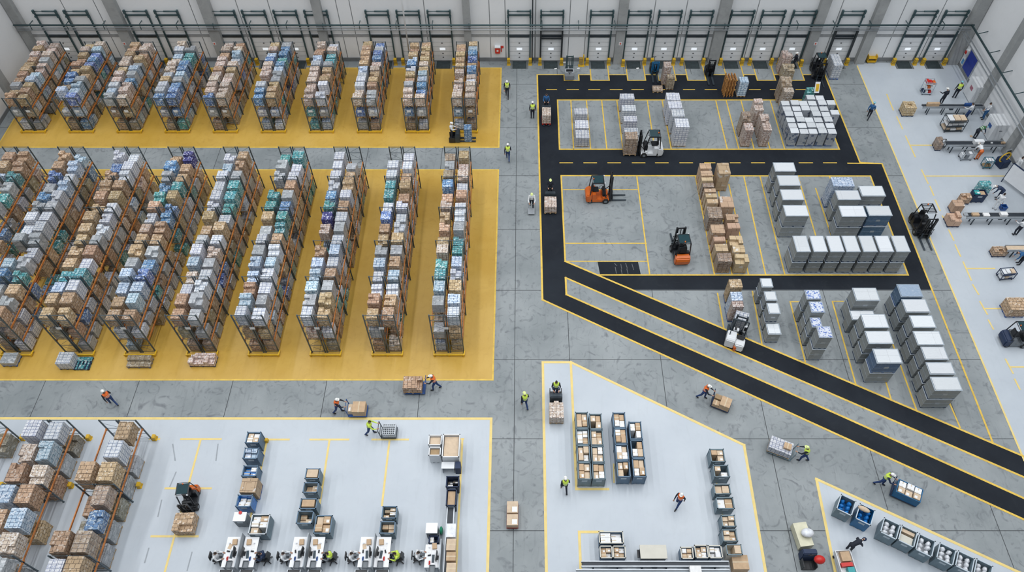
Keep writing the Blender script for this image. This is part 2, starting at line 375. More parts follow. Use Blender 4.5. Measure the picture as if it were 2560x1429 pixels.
tp += [(P(2062, 187)[0], GY(187))]
pl(LN, [P(1343, 187)] + tp[1:], .11)
for a, b, c, d in notches[1:]:
    for X in (P(a, 201)[0], P(b, 201)[0]): pl(LN, [(X, GY(187)), (X, GY(154))], .10)
pl(LN, PX((2062, 187), (2150, 406), (2205, 409), (2330, 724), (2481, 1104)), .12); pl(LN, PX((2120, 408), (2205, 409)), .12)
for y, z_ in (((1409, 474), (1595, 474)), ((1415, 608), (1615, 608)), ((1413, 653), (1618, 653))): pl(LN, PX(y, z_), .09)
for a, b in (((1427, 250), (1434, 372)), ((1466, 250), (1476.5, 372)), ((1504, 250), (1517, 372)), ((1542, 250), (1557, 372)), ((1618, 250), (1637, 372)), ((1655, 250), (1678, 372)), ((1789, 250), (1818, 372)), ((1815, 250), (1847, 372)), ((1852, 250), (1885, 372)), ((1890, 250), (1925, 372)), ((1925, 250), (1961.5, 372)),
             ((1592, 441), (1624, 685)), ((1738.6, 441), (1786, 686)), ((1790, 441), (1830, 686)), ((1822, 461), (1871, 686)), ((1859.5, 441), (1914, 686)), ((1900, 441), (1962, 686)), ((1995, 441), (2050, 625)), ((2039, 471), (2090, 625)), ((2074, 441), (2130, 620)),
             ((1794, 733), (1809, 818)), ((1881, 728), (1905, 861)), ((1975.4, 754), (2013, 904)), ((2081, 754), (2139, 959)), ((2200, 905), (2227, 996)), ((2232, 860), (2291, 1024)), ((2360, 975), (2400, 1068))):
    pl(LN, PX(a, b), .10)
pl(LN, PX((1975.4, 754), (2000, 754)), .08); pl(LN, PX((2081, 753), (2108, 753)), .08)
for a, b in ((1367, 1391), (1418, 1446), (1472, 1499), (1526, 1555), (1580, 1608), (1634, 1661), (1709, 1736), (1763, 1791), (1816, 1842), (1874, 1900), (1926, 1955), (1990, 2014)): pl(LN, PX((a, 224), (b, 224)), .10)
for a, b in ((1400, 1431), (1460, 1491), (1520, 1551), (1581, 1612), (1639, 1670), (1700, 1731), (1762, 1787), (1826, 1850), (1879, 1911), (1998, 2031), (2059, 2091)): pl(LN, PX((a, 407), (b, 407)), .09)
# white zones: pale lines
pl(LP, PX((1427, 907), (1434, 1060), (1441, 1222), (1520, 1222)), .15); pl(LP, PX((1534, 1160), (1535, 1205)), .08)
pl(LP, PX((1452, 1429), (1448, 1329), (1506, 1329)), .15)
pl(LP, PX((1785, 1170), (1808, 1300), (1815, 1365)), .08)
for a, b in (((0, 1096), (20, 1096)), ((205, 1096), (230, 1096)), ((375, 1097), (398, 1097)), ((453, 1097), (552, 1097)), ((414, 1220), (527, 1220)), ((379, 1340), (494, 1340)), ((672, 1098), (722, 1098)), ((776, 1098), (871, 1098)), ((931, 1098), (1020, 1098)), ((1150, 1097), (1158, 1097))): pl(LP, PX(a, b), .12)
for a, b in (((502, 1098), (412, 1429)), ((668, 1098), (625, 1300)), ((824, 1098), (790, 1320)), ((974, 1098), (955, 1262)), ((1156, 1098), (1140, 1429))): pl(LP, PX(a, b), .12)
xs = 2217; seg = [((2217, 236), (2233, 275)), ((2242, 292), (2256, 322)), ((2264, 340), (2288, 392)), ((2304, 425), (2320, 458)), ((2325, 466), (2334, 488)), ((2338, 500), (2350, 526)), ((2356, 540), (2371, 565)), ((2372, 575), (2384, 600)), ((2388, 612), (2401, 640)), ((2408, 655), (2428, 700)), ((2432, 712), (2446, 735)), ((2450, 754), (2468, 785)), ((2471, 800), (2483, 822)), ((2514, 898), (2532, 932)), ((2537, 948), (2549, 972))]
for a, b in seg: pl(LP, PX(a, b), .11)
for a, b in (((2276, 363), (2340, 363)), ((2314, 440), (2560, 440)), ((2415, 671), (2486, 671)), ((2459, 771), (2512, 771)), ((2526, 917), (2600, 917))): pl(LP, PX(a, b), .11)
struct('marking_line', LN, lineY, floor); struct('pale_marking_line', LP, lineP, floor)
# tyre scuffs in the front white zone
SK = MB()
for a, b in (((440, 1180), (425, 1215)), ((432, 1110), (438, 1150)), ((362, 1405), (372, 1370)), ((404, 1250), (395, 1290)), ((545, 1110), (540, 1150)), ((480, 1380), (468, 1425))): line(SK, P(*a), P(*b), .07, .005)
MK = MB()
for k, (xa, ya, xb, yb) in enumerate(((1536, 658, 1542, 664), (1538, 668, 1541, 683), (1552, 660, 1554, 671), (1553, 674, 1555, 684), (1564, 658, 1568, 670), (1567, 672, 1570, 684), (1580, 660, 1584, 674))): line(MK, P(xa, ya), P(xb, yb), .05, .0095)
struct('floor_lettering', MK, plain('worn_lettering', (.10, .105, .11), .7, 0, .5, 12), floor)
struct('floor_scuff', SK, plain('scuff', (.30, .33, .36), .6), floor)
# ------------------------------------------------------------------ walls
HW = 14.0
wb = struct('wall_back', MB().b0(XL - .3, XR + .3, WY, WY + .3, 0, HW), wallM)
wl = struct('wall_left', MB().b0(XL - .3, XL, -6, WY, 0, HW), wallM)
wr = struct('wall_right', MB().b0(XR, XR + .3, -6, WY, 0, HW), wallM)
struct('baseboard_back', MB().b0(XL, XR, WY - .06, WY, 0, .38), kerbM)
struct('baseboard_left', MB().b0(XL, XL + .06, 0, WY - .07, 0, .30), kerbM)
struct('baseboard_right', MB().b0(XR - .06, XR, 0, WY - .07, 0, .30), kerbM)
sm = MB()
for px in (150, 232, 470, 588, 668, 838, 872, 1058, 1222, 1262, 1427, 1470, 1640, 1720, 1900, 2110, 2270, 2368):
    X = WX(px, 0, WY); sm.b0(X - .03, X + .03, WY - .012, WY, .38, HW)
struct('panel_seam', sm, plain('seam', (.22, .23, .24), .8), wb)
struct('trim_1', MB().b0(XL, XR, WY - .02, WY, ZOF(92, WY), ZOF(85, WY)), plain('lintel_band', (.33, .34, .35), .7), wb)
# columns
for px0, px1 in ((253, 281), (490, 517), (774, 796), (1154, 1172), (1551, 1574), (1806, 1834), (2058, 2082), (2204, 2228)):
    X0, X1 = WX(px0, 0, WY - .5), WX(px1, 0, WY - .5)
    struct('column', MB().b0(X0, X1, WY - .5, WY - .001, 0, HW), colM)
struct('column', MB().b0(XL + .1, XL + .8, WY - .5, WY - .001, 0, HW), colM)
struct('column', MB().b0(XR - 1.0, XR - .1, WY - .6, WY - .001, 0, HW), colM)
for y in (WY - 6.0, WY - 12.0, WY - 18.0, WY - 24):
    struct('column', MB().b0(XR - .45, XR - .001, y - .35, y + .35, 0, HW), colM)
    struct('column', MB().b0(XL + .001, XL + .4, y - .0, y + .7, 0, HW), colM)
# pipes in front of the wall
zp1, zp2 = ZOF(63, WY - .75), ZOF(75, WY - .65)
pp = MB().tube((XL + .2, WY - .75, zp1), (XR - .6, WY - .75, zp1), .075, mat=0)
o = obj('wall_pipe', pp, teal); tag(o, 'dark teal horizontal pipe along the whole dock wall', 'pipe', 'service pipes')
for X in [XL + 1.5 + 3.1 * k for k in range(26)]:
    obj('bracket', MB().bar((X, WY - .75, zp1), (X, WY - .01, zp1 - .05), .05).bar((X, WY - .65, zp2), (X, WY - .65, zp1), .04), teal, o)
o = obj('wall_pipe', MB().tube((XL + .2, WY - .65, zp2), (XR - .6, WY - .65, zp2), .045), lsteel); tag(o, 'thin pale pipe running under the teal pipe on dock wall', 'pipe', 'service pipes')
tr = MB()
tr.b0(XL + .3, XR - .7, WY - .62, WY - .52, ZOF(70, WY - .6) - .03, ZOF(70, WY - .6) + .03)
o = obj('cable_tray', tr, lsteel); tag(o, 'pale perforated cable tray between the two dock wall pipes', 'cable tray')
o = obj('wall_pipe', MB().tube((XR - .8, WY - .7, zp1), (XR - .8, 30, zp1), .08), teal); tag(o, 'dark teal pipe along the side wall beside the blue door', 'pipe', 'service pipes')
for k in range(9):
    obj('bracket', MB().bar((XR - .8, WY - 2 - 2.6 * k, zp1), (XR - .01, WY - 2 - 2.6 * k, zp1 + .25), .05), teal, o)
o = obj('wall_pipe', MB().tube((XR - 1.1, WY - .9, zp2), (XR - 1.1, 30, zp2), .05), lsteel); tag(o, 'slim pale pipe beside teal pipe on the side wall', 'pipe', 'service pipes')
o = obj('wall_pipe', MB().tube((XR - 1.35, WY - .9, zp2 - .1), (XR - 1.35, 30, zp2 - .1), .05), lsteel); tag(o, 'outermost pale pipe on the side wall above the white cabinets', 'pipe', 'service pipes')
Xv = WX(1026, 155, WY - 1.4)
o = obj('drain_pipe', MB().tube((Xv, WY - 1.4, 0), (Xv, WY - 1.4, HW), .06), whiteM); tag(o, 'thin white vertical pipe behind the second rack from the aisle', 'pipe')
for px, lab in ((1330, 'dark vertical pipe between the two docks beside the red extinguisher box'), (1337, 'light vertical pipe between docks next to darker pipe')):
    X = WX(px, 155, WY - .3); o = obj('riser_pipe', MB().tube((X, WY - .3, .02), (X, WY - .3, HW), .05), dsteel if px < 1332 else lsteel); tag(o, lab, 'pipe', 'riser pipes')
# ------------------------------------------------------------------ dock doors
DC = [111, 188.4, 338, 415, 557, 633, 711.8, 788.7, 941.7, 1019, 1096.6, 1298, 1380.8, 1505.5, 1600, 1676.8, 1755.6, 1858, 1935.7, 2013, 2135.4, 2316, 2393.6]
doorM = plain('door_panel', (.72, .735, .75), .45, 0, .04)
doorL = plain('door_line', (.30, .32, .33), .6)
ztop, zrail, zrail2 = ZOF(92, WY), ZOF(27, WY - .15), ZOF(37, WY - .1)
bolX = []
def put(o, loc, par=None):
    c = o.copy(); C.objects.link(c); c.location = loc
    if par: c.parent = par
    return c
hw = (WX(1505.5 + 25.5, 27, WY) - WX(1505.5 - 25.5, 27, WY)) / 2
winM = plain('door_window', (.85, .87, .9), .3); winM.node_tree.nodes['Principled BSDF'].inputs['Emission Color'].default_value = (.85, .93, 1, 1); winM.node_tree.nodes['Principled BSDF'].inputs['Emission Strength'].default_value = .45
proto = None
for i, px in enumerate(DC):
    X = WX(px, 27, WY - .15)
    d = thing('door_%d' % (i + 1), '', 'door'); del d['label']; del d['category']; d['kind'] = 'structure'; d.location = (X, WY - .02, 0)
    if proto is None:
        pan = MB().b0(-hw, hw, -.05, .0, .12, ztop, 0)
        for k in range(1, 5): pan.b0(-hw, hw, -.056, -.049, .12 + (ztop - .12) * k / 5 - .012, .12 + (ztop - .12) * k / 5 + .012, 1)
        A = obj('door_panel', pan, [doorM, doorL])
        B = obj('window', MB().b0(-.24, .24, -.075, -.05, 1.2, 1.42), [winM])
        Cc = obj('handle', MB().b0(-.06, .06, -.085, -.05, .85, .9).b0(-.06, .06, -.085, -.05, .45, .5).b0(-.06, .06, -.085, -.05, 1.9, 1.95), blackM)
        R = MB()
        R.b0(-.05, .05, -.22, -.08, .5, zrail); R.b0(-.07, .07, -.3, -.1, zrail - .2, zrail + .1); R.b0(-.08, .08, -.3, -.1, zrail2 - .15, zrail2)
        R = obj('guide_rail', R, teal)
        T = MB().tube((-hw - .1, -.2, zrail), (-.1, -.2, zrail), .03).tube((-.2, -.2, zrail), (hw + .1, -.2, zrail), .06).b0(-hw - .05, hw + .05, -.16, -.06, zrail2 - .05, zrail2 + .05)
        T = obj('spring_shaft', T, teal)
        Hd = obj('lintel', MB().b0(-hw, hw, -.09, -.0, ztop, ztop + .22), dsteel)
        proto = (A, B, Cc, R, T, Hd); A.parent = d
        B.parent = A; Cc.parent = A; T.parent = d; Hd.parent = d
        R.parent = d; R.location = (-hw - .08, 0, 0); put(R, (hw + .08, 0, 0), d)
    else:
        A, B, Cc, R, T, Hd = proto
        A2 = put(A, (0, 0, 0), d); put(B, (0, 0, 0), A2); put(Cc, (0, 0, 0), A2); put(T, (0, 0, 0), d); put(Hd, (0, 0, 0), d)
        put(R, (-hw - .08, 0, 0), d); put(R, (hw + .08, 0, 0), d)
    for s in (-1, 1):
        bolX.append((X + s * (hw + .1), i, s))
# two doors carry an extra dark hood
for px in (1380.8, 2135.4):
    X = WX(px, 27, WY - .15); z = ZOF(75, WY - .3)
    o = obj('door_hood', MB().b0(X - hw - .12, X + hw + .12, WY - .34, WY - .03, z - .09, z + .09).b0(X - hw - .14, X - hw, WY - .38, WY - .27, .5, z).b0(X + hw, X + hw + .14, WY - .38, WY - .27, .5, z).b0(X - hw, X + hw, WY - .3, WY - .2, ztop - .05, ztop + .03), plain('near_black_steel', (.02, .025, .03), .5))
    tag(o, 'dark box hood frame around dock door ' + ('beside the red extinguisher box' if px < 2000 else 'behind the big white wrapped load'), 'door hood', 'door hoods')
# yellow guards beside each door
COLX = [(WX(a, 0, WY - .5) + WX(b, 0, WY - .5)) / 2 for a, b in ((253, 281), (490, 517), (774, 796), (1154, 1172), (1551, 1574), (1806, 1834), (2058, 2082), (2204, 2228))]
bp = None
for X, i, s in bolX:
    side = 'left' if s < 0 else 'right'
    lab = 'yellow guard post at %s side of %s dock door from the left' % (side, ORD[i + 1])
    if bp is None:
        bm_ = MB().b0(-.13, .13, -.13, .13, 0, .62, 0).b0(-.16, .16, -.16, .16, 0, .05, 0)
        for k in range(3): bm_.b0(-.135, .135, -.135, .135, .15 + .16 * k, .20 + .16 * k, 1)
        bp = obj('guard_post', bm_, [yel, plain('dirty_yellow', (.25, .17, .02), .6)]); o = bp
    else: o = put(bp, (0, 0, 0))
    o.location = (X, WY - (.70 if any(abs(X - q) < .62 for q in COLX) else .52), 0); tag(o, lab, 'guard post', 'yellow guards beside the dock doors')
dp = None
for i, px in enumerate(DC):
    X = WX(px, 27, WY - .15)
    lab = 'dark dock leveller plate in front of %s dock door from the left' % ORD[i + 1]
    if dp is None:
        dp = obj('leveller_plate', MB().b0(-.62, .62, -.62, .62, .0, .012), [plain('slate_plate', (.035, .05, .055), .5, .3, .25)]); o = dp
        obj('frame', MB().b0(-.78, -.64, -.66, .66, 0, .01).b0(.64, .78, -.66, .66, 0, .01).b0(-.78, .78, .64, .74, 0, .01), plain('plate_frame', (.13, .14, .145), .6), dp)
    else:
        o = put(dp, (0, 0, 0)); put([c for c in bpy.data.objects if c.parent == dp][0], (0, 0, 0), o)
    o.location = (X, (GY(153) + GY(169)) / 2, .004); tag(o, lab, 'dock leveller', 'dock leveller plates')
# wall furniture
X = WX(1244, 120, WY)
o = thing('extinguisher_cabinet', 'red fire extinguisher cabinet on white wall past the last back rack', 'fire equipment', (X, WY - .15, 0))
zc = ZOF(122, WY)
obj('body', MB().b0(-.22, .22, -.14, .14, zc - .3, zc + .28), redM, o, .02); obj('top', MB().b0(-.25, .25, -.17, .15, zc + .28, zc + .36), whiteM, o); obj('sign', MB().b0(-.08, .08, -.155, -.14, zc - .08, zc + .08), whiteM, o)
X = WX(1256, 118, WY); o = obj('fire_sign', MB().b0(X - .14, X + .10, WY - .05, WY - .02, zc + .1, zc + .32).b0(X - .14, X - .06, WY - .05, WY - .02, zc - .28, zc + .1), redM); tag(o, 'small red fire sign beside the red extinguisher cabinet', 'sign')
for px, py, t in ((311, 109, 'third'), (536, 109, 'fourth'), (1551, 109, 'seventh'), (2039, 109, 'ninth')):
    X = WX(px, py, WY - .5); zc = ZOF(py, WY - .5)
    o = obj('column_sign', MB().b0(X - .13, X + .13, WY - .515, WY - .5, zc - .16, zc + .16, 0).b0(X - .06, X + .06, WY - .522, WY - .514, zc - .09, zc + .09, 1), [whiteM, plain('sign_red', (.6, .12, .08), .5)])
    tag(o, 'small white and red square sign on %s concrete column from the left' % t, 'sign', 'column signs')
# blue door in the side wall
y0, y1 = GY(205), GY(172)
d = thing('door_24', '', ''); del d['label']; del d['category']; d['kind'] = 'structure'; d.location = (XR, (y0 + y1) / 2, 0)
hwd = .75
obj('door_panel', MB().b0(-.05, -.005, -hwd, hwd, .02, 2.1), blueDoor, d); obj('frame', MB().b0(-.08, -.002, -hwd - .1, -hwd, 0, 2.2).b0(-.08, -.002, hwd, hwd + .1, 0, 2.2).b0(-.08, -.002, -hwd, hwd, 2.1, 2.2), lsteel, d)
o = obj('mounted_alarm', MB().b0(XR - .2, XR - .001, WY - 1.15, WY - .8, 1.35, 1.85, 0).b0(XR - .25, XR - .2, WY - 1.1, WY - .85, 1.5, 1.75, 1), [whiteM, redM]); tag(o, 'red and white alarm box on side wall near blue door', 'alarm')
o = obj('hand_sign', MB().b0(XR - .02, XR - .001, WY - 1.05, WY - .75, .4, .85), plain('sign_blue', (.1, .3, .55), .5)); tag(o, 'pale blue notice on side wall beside the blue door', 'sign')
# ------------------------------------------------------------------ loads: one closed skin each
LM = {}
def load_mesh(st, var, w, d, h):
    key = (st, var, round(w, 2), round(d, 2), round(h, 2))
    if key in LM: return LM[key]
    rnd = random.Random(hash((var, round(w*10), round(d*10))) & 0xffff)
    nx, ny = max(2, round(w / .32)), max(2, round(d / .32))
    xs = [-w/2 + w * i / nx for i in range(nx + 1)]; ys = [-d/2 + d * j / ny for j in range(ny + 1)]
    hh = [[h - rnd.random() * .035 for j in range(ny)] for i in range(nx)]
    if var == 1:
        for i in range(nx):
            if rnd.random() < .5: hh[i][0] -= .22
    if var == 2:
        for i in range(nx):
            for j in range(ny):
                if rnd.random() < .28: hh[i][j] -= .2
    bm = bmesh.new(); V = {}
    def v(x, y, z):
        k = (round(x, 3), round(y, 3), round(z, 3))
        if k not in V:
            q = 1.0 + (0.03 * math.sin(z * 6 + var) if st in 'qgo' else 0)
            V[k] = bm.verts.new((x * q, y * q, z))
        return V[k]
    def face(*p):
        vs = [v(*q) for q in p]
        if len(set(vs)) < 3: return
        try: bm.faces.new(vs)
        except ValueError: pass
    for i in range(nx):
        for j in range(ny):
            z = hh[i][j]; x0, x1, y0, y1 = xs[i], xs[i+1], ys[j], ys[j+1]
            face((x0, y0, z), (x1, y0, z), (x1, y1, z), (x0, y1, z)); face((x0, y0, 0), (x0, y1, 0), (x1, y1, 0), (x1, y0, 0))
            zb = hh[i][j-1] if j else 0
            if abs(z - zb) > 1e-4: face((x0, y0, zb), (x1, y0, zb), (x1, y0, z), (x0, y0, z))
            if j == ny - 1: face((x0, y1, 0), (x0, y1, z), (x1, y1, z), (x1, y1, 0))
            zb = hh[i-1][j] if i else 0
            if abs(z - zb) > 1e-4: face((x0, y0, z), (x0, y1, z), (x0, y1, zb), (x0, y0, zb))
            if i == nx - 1: face((x1, y0, 0), (x1, y1, 0), (x1, y1, z), (x1, y0, z))
    bmesh.ops.recalc_face_normals(bm, faces=bm.faces)
    uvl = bm.loops.layers.uv.new('UVMap')
    for f in bm.faces:
        n = f.normal; ax = max(range(3), key=lambda i: abs(n[i])); a, b = ((1, 2), (0, 2), (0, 1))[ax]
        for l in f.loops: l[uvl].uv = (l.vert.co[a], l.vert.co[b])
    me = bpy.data.meshes.new(STOBJ[st]); bm.to_mesh(me); bm.free(); me.materials.append(ST[st])
    LM[key] = me; return me
PM = {}
def pallet_mesh(w, d, m=None, nm='w'):
    key = (round(w, 2), round(d, 2), nm)
    if key in PM: return PM[key]
    mb = MB()
    for i in range(5): x = -w/2 + .05 + (w - .1) * i / 4; mb.b0(x - .05, x + .05, -d/2, d/2, .095, .12)
    for y in (-d/2 + .06, 0, d/2 - .06):
        mb.b0(-w/2, w/2, y - .05, y + .05, .075, .095)
        for x in (-w/2 + .07, 0, w/2 - .07): mb.b0(x - .06, x + .06, y - .05, y + .05, .0, .075)
    me = mb.mesh('pallet', m or woodM); PM[key] = me; return me
def load(st, x, y, z, w, d, h, label, group, rz=0.0, var=None, pm=None, pn='w', name=None, cat='pallet load'):
    """palletised goods: top-level body standing on its pallet (a part)"""
    var = random.choice((0, 0, 0, 1, 2)) if var is None else var
    o = bpy.data.objects.new(name or STOBJ[st], load_mesh(st, var, w, d, h - .12)); C.objects.link(o)
    o.location = (x, y, z + .12); o.rotation_euler.z = rz
    tag(o, label, cat, group)
    p = bpy.data.objects.new('pallet', pallet_mesh(w + .02, d + .02, pm, pn)); C.objects.link(p); p.parent = o; p.location = (0, 0, -.12)
    return o
# ------------------------------------------------------------------ racks
def rack(label, group, xc, y0, y1, nb, levels, top, side_w=.86, gap=.14, posts=rackpost, guard=True, double=True, ns=None):
    L = y1 - y0
    r = thing('pallet_rack', label, 'rack', (xc, y0, 0), 0, group)
    key = (round(L, 2), nb, tuple(levels), top, double)
    FY = [L * min(ns, -(-ns // nb) * k) / ns for k in range(nb + 1)]
    if key not in RK:
        fr = MB()
        for x in (0, side_w): fr.b0(x - .035, x + .035, -.03, .03, 0, top); fr.b0(x - .05, x + .05, -.04, .04, 0, .02)
        n = int(top / .7); 
        for k in range(n):
            za, zb = .15 + k * .7, .15 + (k + 1) * .7 - .05; zb = min(zb, top - .05)
            a, b = (0, side_w) if k % 2 else (side_w, 0)
            fr.bar((a, 0, za), (b, 0, zb), .013); fr.bar((0, 0, za), (side_w, 0, za), .022)
        fr.bar((0, 0, top - .04), (side_w, 0, top - .04), .03)
        bm_ = MB().b0(-.025, .025, 0, L, -.06, .05)
        for y in FY: bm_.b0(-.035, .035, max(0, y - .1), min(L, y + .1), -.1, .055)
        gd = MB().b0(-1.02, 1.02, -.34, -.28, .10, .22).b0(-.99, -.91, -.36, -.26, 0, .24).b0(.91, .99, -.36, -.26, 0, .24).b0(-.04, .04, -.35, -.27, 0, .12).b0(-1.02, -.95, -.3, .05, .1, .2).b0(.95, 1.02, -.3, .05, .1, .2)
        pls = MB().b0(-.16, .16, -.055, -.04, -.1, .12)
        RK[key] = (fr.mesh('upright_frame', posts), bm_.mesh('beam', orangeB), gd.mesh('end_guard', yel), pls.mesh('plate', whiteM))
    fm, bm2, gm, pm = RK[key]
    def kid(name, me, loc):
        o = bpy.data.objects.new(name, me); C.objects.link(o); o.parent = r; o.location = loc; return o
    xo = (-gap/2 - side_w, gap/2) if double else (-side_w/2,)
    for xa in xo:
        for y in FY: kid('upright_frame', fm, (xa, y, 0))
        for z in levels:
            for xx in (xa - .0, xa + side_w): kid('beam', bm2, (xx + (.045 if xx == xa + side_w else -.045) * 0, 0, z - .06))
    if guard:
        kid('end_guard', gm, (0, 0, 0))
        for xx in ((-.5, .5) if top < 4 else (0,)): kid('sign_plate', pm, (xx, 0, 2.05 if top < 4 else 2.85))
    return r
RK = {}
NAMEDIV = {}
LOADS = []     # deferred so that each kind keeps to about 300 in view
def slot(st, x, y, z, w, d, h, lab, grp, pri): LOADS.append((pri, st, x, y, z, w, d, h, lab, grp))
LOOK = {'k': 'brown carton load', 'q': 'film-wrapped brown load', 'p': 'pale pinkish carton load', 'w': 'white carton load', 'l': 'pale blue load', 'b': 'blue load', 'n': 'navy printed load', 't': 'teal load', 'g': 'grey wrapped load', 'o': 'olive wrapped load'}
LV = {0: 'floor level', 1: 'middle shelf', 2: 'top shelf'}
def short_frames():
    pass
def fill(row, ri, nrk, xc, y0, y1, nb, cols, zs, sw, hs, grp, low='kkqqggwwblpot', gap=.14, seed=0):
    """cols: two strings, front to back, for the top tier"""
    rnd = random.Random(seed); n = len(cols[0]); L = y1 - y0
    for s, col in enumerate(cols):
        x = xc + (-1 if s == 0 else 1) * (gap/2 + sw/2)
        per = n / nb
        for k in range(n):
            yc = y0 + L * (k + .5) / n; d = L / n - (.11 if n == 11 else .16)
            side = 'left' if s == 0 else 'right'
            for lv, z in enumerate(zs):
                topm = lv == len(zs) - 1
                st = col[k] if topm else rnd.choice(low)
                if st == '-' or (topm and rnd.random() < .02): continue
                if not topm:
                    if s == 0 and k > 1 and '-' not in col[max(0, k-2):k+2]: continue
                    if rnd.random() < .07: continue
                h = (hs[lv] * rnd.choice((.72, .82, .90, .96, 1.0, 1.0, 1.05, 1.08))) if topm else hs[lv] * rnd.uniform(.6, .93)
                if not visible(x, yc, z + h, 25): continue
                w_ = sw - .10 - rnd.random() * (.06 if n == 11 else .12); dd = d - rnd.random() * (.04 if n == 11 else .12)
                lab = '%s, %s side %s, %s %s rack from left, %s from front' % (LOOK[st], side, LV[lv if len(zs) == 3 else lv * 2], ORD[ri], row, ORD[k + 1])
                if len(lab.replace('-', ' ').split()) > 16: lab = lab.replace(' from left', '')
                px, py = PROJ(x, yc, z)
                slot(st, x + rnd.uniform(-.02, .02), yc + rnd.uniform(-.01, .01), z, w_, dd, h, lab, grp, (0 if topm else 1, (0 if s else 1), yc))
# back block
UPP = [
 ('kkgkkkkkpkp', 'kkkllppgppp'), ('llqbbkkkkpk', 'bllgkkbbblp'), ('glwppkppkkk', 'pppbglgkkpp'), ('bwwkwppplwp', 'bbbglbbttgw'), ('bppppkppkpp', 'pppppkpwlpk'),
 ('bbwppppblpk', 'kkkgglbtbbg'), ('ppppppwlkkp', 'wwwkkkgttpw'), ('ppwwwlkkkkk', 'ggkkkppbbgb'), ('ppgkkwblkkk', 'pbbllkpkkkk'), ('ppppppkkkkk', 'pppwpbkbblk')]
UY0, UY1 = 47.75, 55.1
for i in range(10):
    xc = -4.72 - 3.93 * (9 - i)
    rack('tall %s double pallet rack from the left in the back block' % ORD[i + 1], 'pallet racks of the back block', xc, UY0, UY1, 4, (1.3, 2.4), 3.35, ns=11)
    fill('back', i + 1, 10, xc, UY0, UY1, 4, UPP[i], (0.0, 1.31, 2.41), .86, (1.15, 1.0, 1.02), 'loads in the back block racks', seed=i)
# middle block
MID = [
 ('gkbgbgkgbkgllkk', 'gbkggkbgbgtgtkk'), ('kggblggwwgbgbkk', 'kgktgwgwwgwlwll'), ('kkltkkkkkkkkkbw', 'kkwtwkgwwwkkwww'), ('kkllgkkqwktbgbk', 'kllbbgkkbbktkkn'),
 ('kkwplwgkkwwwwlw', 'ggwwgpwkwtttgkk'), ('wlkllgwgktt-wgt', 'wgwwlwkttbgkwwt'), ('wglllk-pntbwwww', 'kkgkwlwgwkwkkg-'), ('kkwwlgkkbwttwwn', 'kkwlkgkwwwkkkww'), ('kglttpkkkpkbqgq', 'wlkwlttgwwkwppk')]
MY0, MY1 = 26.35, 41.2
for i in range(9):
    xc = -4.80 - 4.005 * (8 - i)
    rack('%s double pallet rack from the left in the middle block' % ORD[i + 1], 'pallet racks of the middle block', xc, MY0, MY1, 5, (1.4, 2.8), 4.25, ns=15)
    fill('middle', i + 1, 9, xc, MY0, MY1, 5, MID[i], (0.0, 1.41, 2.81), .86, (1.25, 1.2, 1.12), 'loads in the middle block racks', seed=50 + i)
# front left block
FRB = [(-31.2, 'kkogkk', 'ogkkog'), (-27.35, 'gkgwkwwwk', 'gowkwpbw'), (-23.35, '-----kkk', 'wkqkbkwk')]
for i, (xc, a, b) in enumerate(((-31.25, 'kwkkgkgk', 'gokgkkgo'), (-27.3, 'gwkwkpwk', 'gokwkpww'), (-23.35, 'k-----k--', 'twkgkqkwq'))):
    y1 = 20.15; y0 = 8.6
    n = 9
    a = (a * 2)[:n]; b = (b * 2)[:n]
    if i == 2: a, b = 'wwwk--k--', 'tkkqbqkwk'
    if i == 1: a, b = 'gkpkklkpw'[::1], 'gkgplkplw'
    rack('%s pallet rack from the left in the front block' % ORD[i + 1], 'pallet racks of the front block', xc, y0, y1, 3, (1.6,), 2.6, side_w=.98, guard=False, ns=9)
    fill('front', i + 1, 3, xc, y0, y1, 3, (a, b), (0.0, 1.61), .98, (1.35, 1.22), 'loads in the front block racks', low='qqogkgwk', seed=90 + i)
    for k in range(2):
        o = obj('post_guard', MB().b0(-.1, .1, -.16, .12, 0, .35).b0(-.14, .14, -.18, .14, 0, .06), yel, None, .02, loc=(xc + 1.05 + .13, (y1 + .1, y0 + 8.66)[k] , 0))
        tag(o, 'yellow post guard at %s end of %s front rack' % (('far', 'middle')[k], ORD[i + 1]), 'post guard', 'yellow post guards of the front racks')
# place loads, about 300 of one kind at most
from collections import defaultdict
cnt = defaultdict(int); over = defaultdict(list)
seenlab = defaultdict(int)
for (pri, st, x, y, z, w_, d, h, lab, grp) in sorted(LOADS, key=lambda q: q[0]):
    if cnt[st] >= 290: over[st].append((x, y, z, w_, d, h)); continue
    cnt[st] += 1; load(st, x, y, z, w_, d, h, lab, grp)
for st, L in over.items():
    mb = MB()
    for x, y, z, w_, d, h in L: mb.b0(x - w_/2, x + w_/2, y - d/2, y + d/2, z + .1, z + h, 0); mb.b0(x - w_/2, x + w_/2, y - d/2, y + d/2, z, z + .09, 1)
    o = obj('low_' + STOBJ[st], mb, [ST[st], woodM]); tag(o, 'further %ss on the low shelves behind' % LOOK[st], 'pallet loads', None, 'stuff')
print('LOADCOUNT', dict(cnt), {k: len(v) for k, v in over.items()})
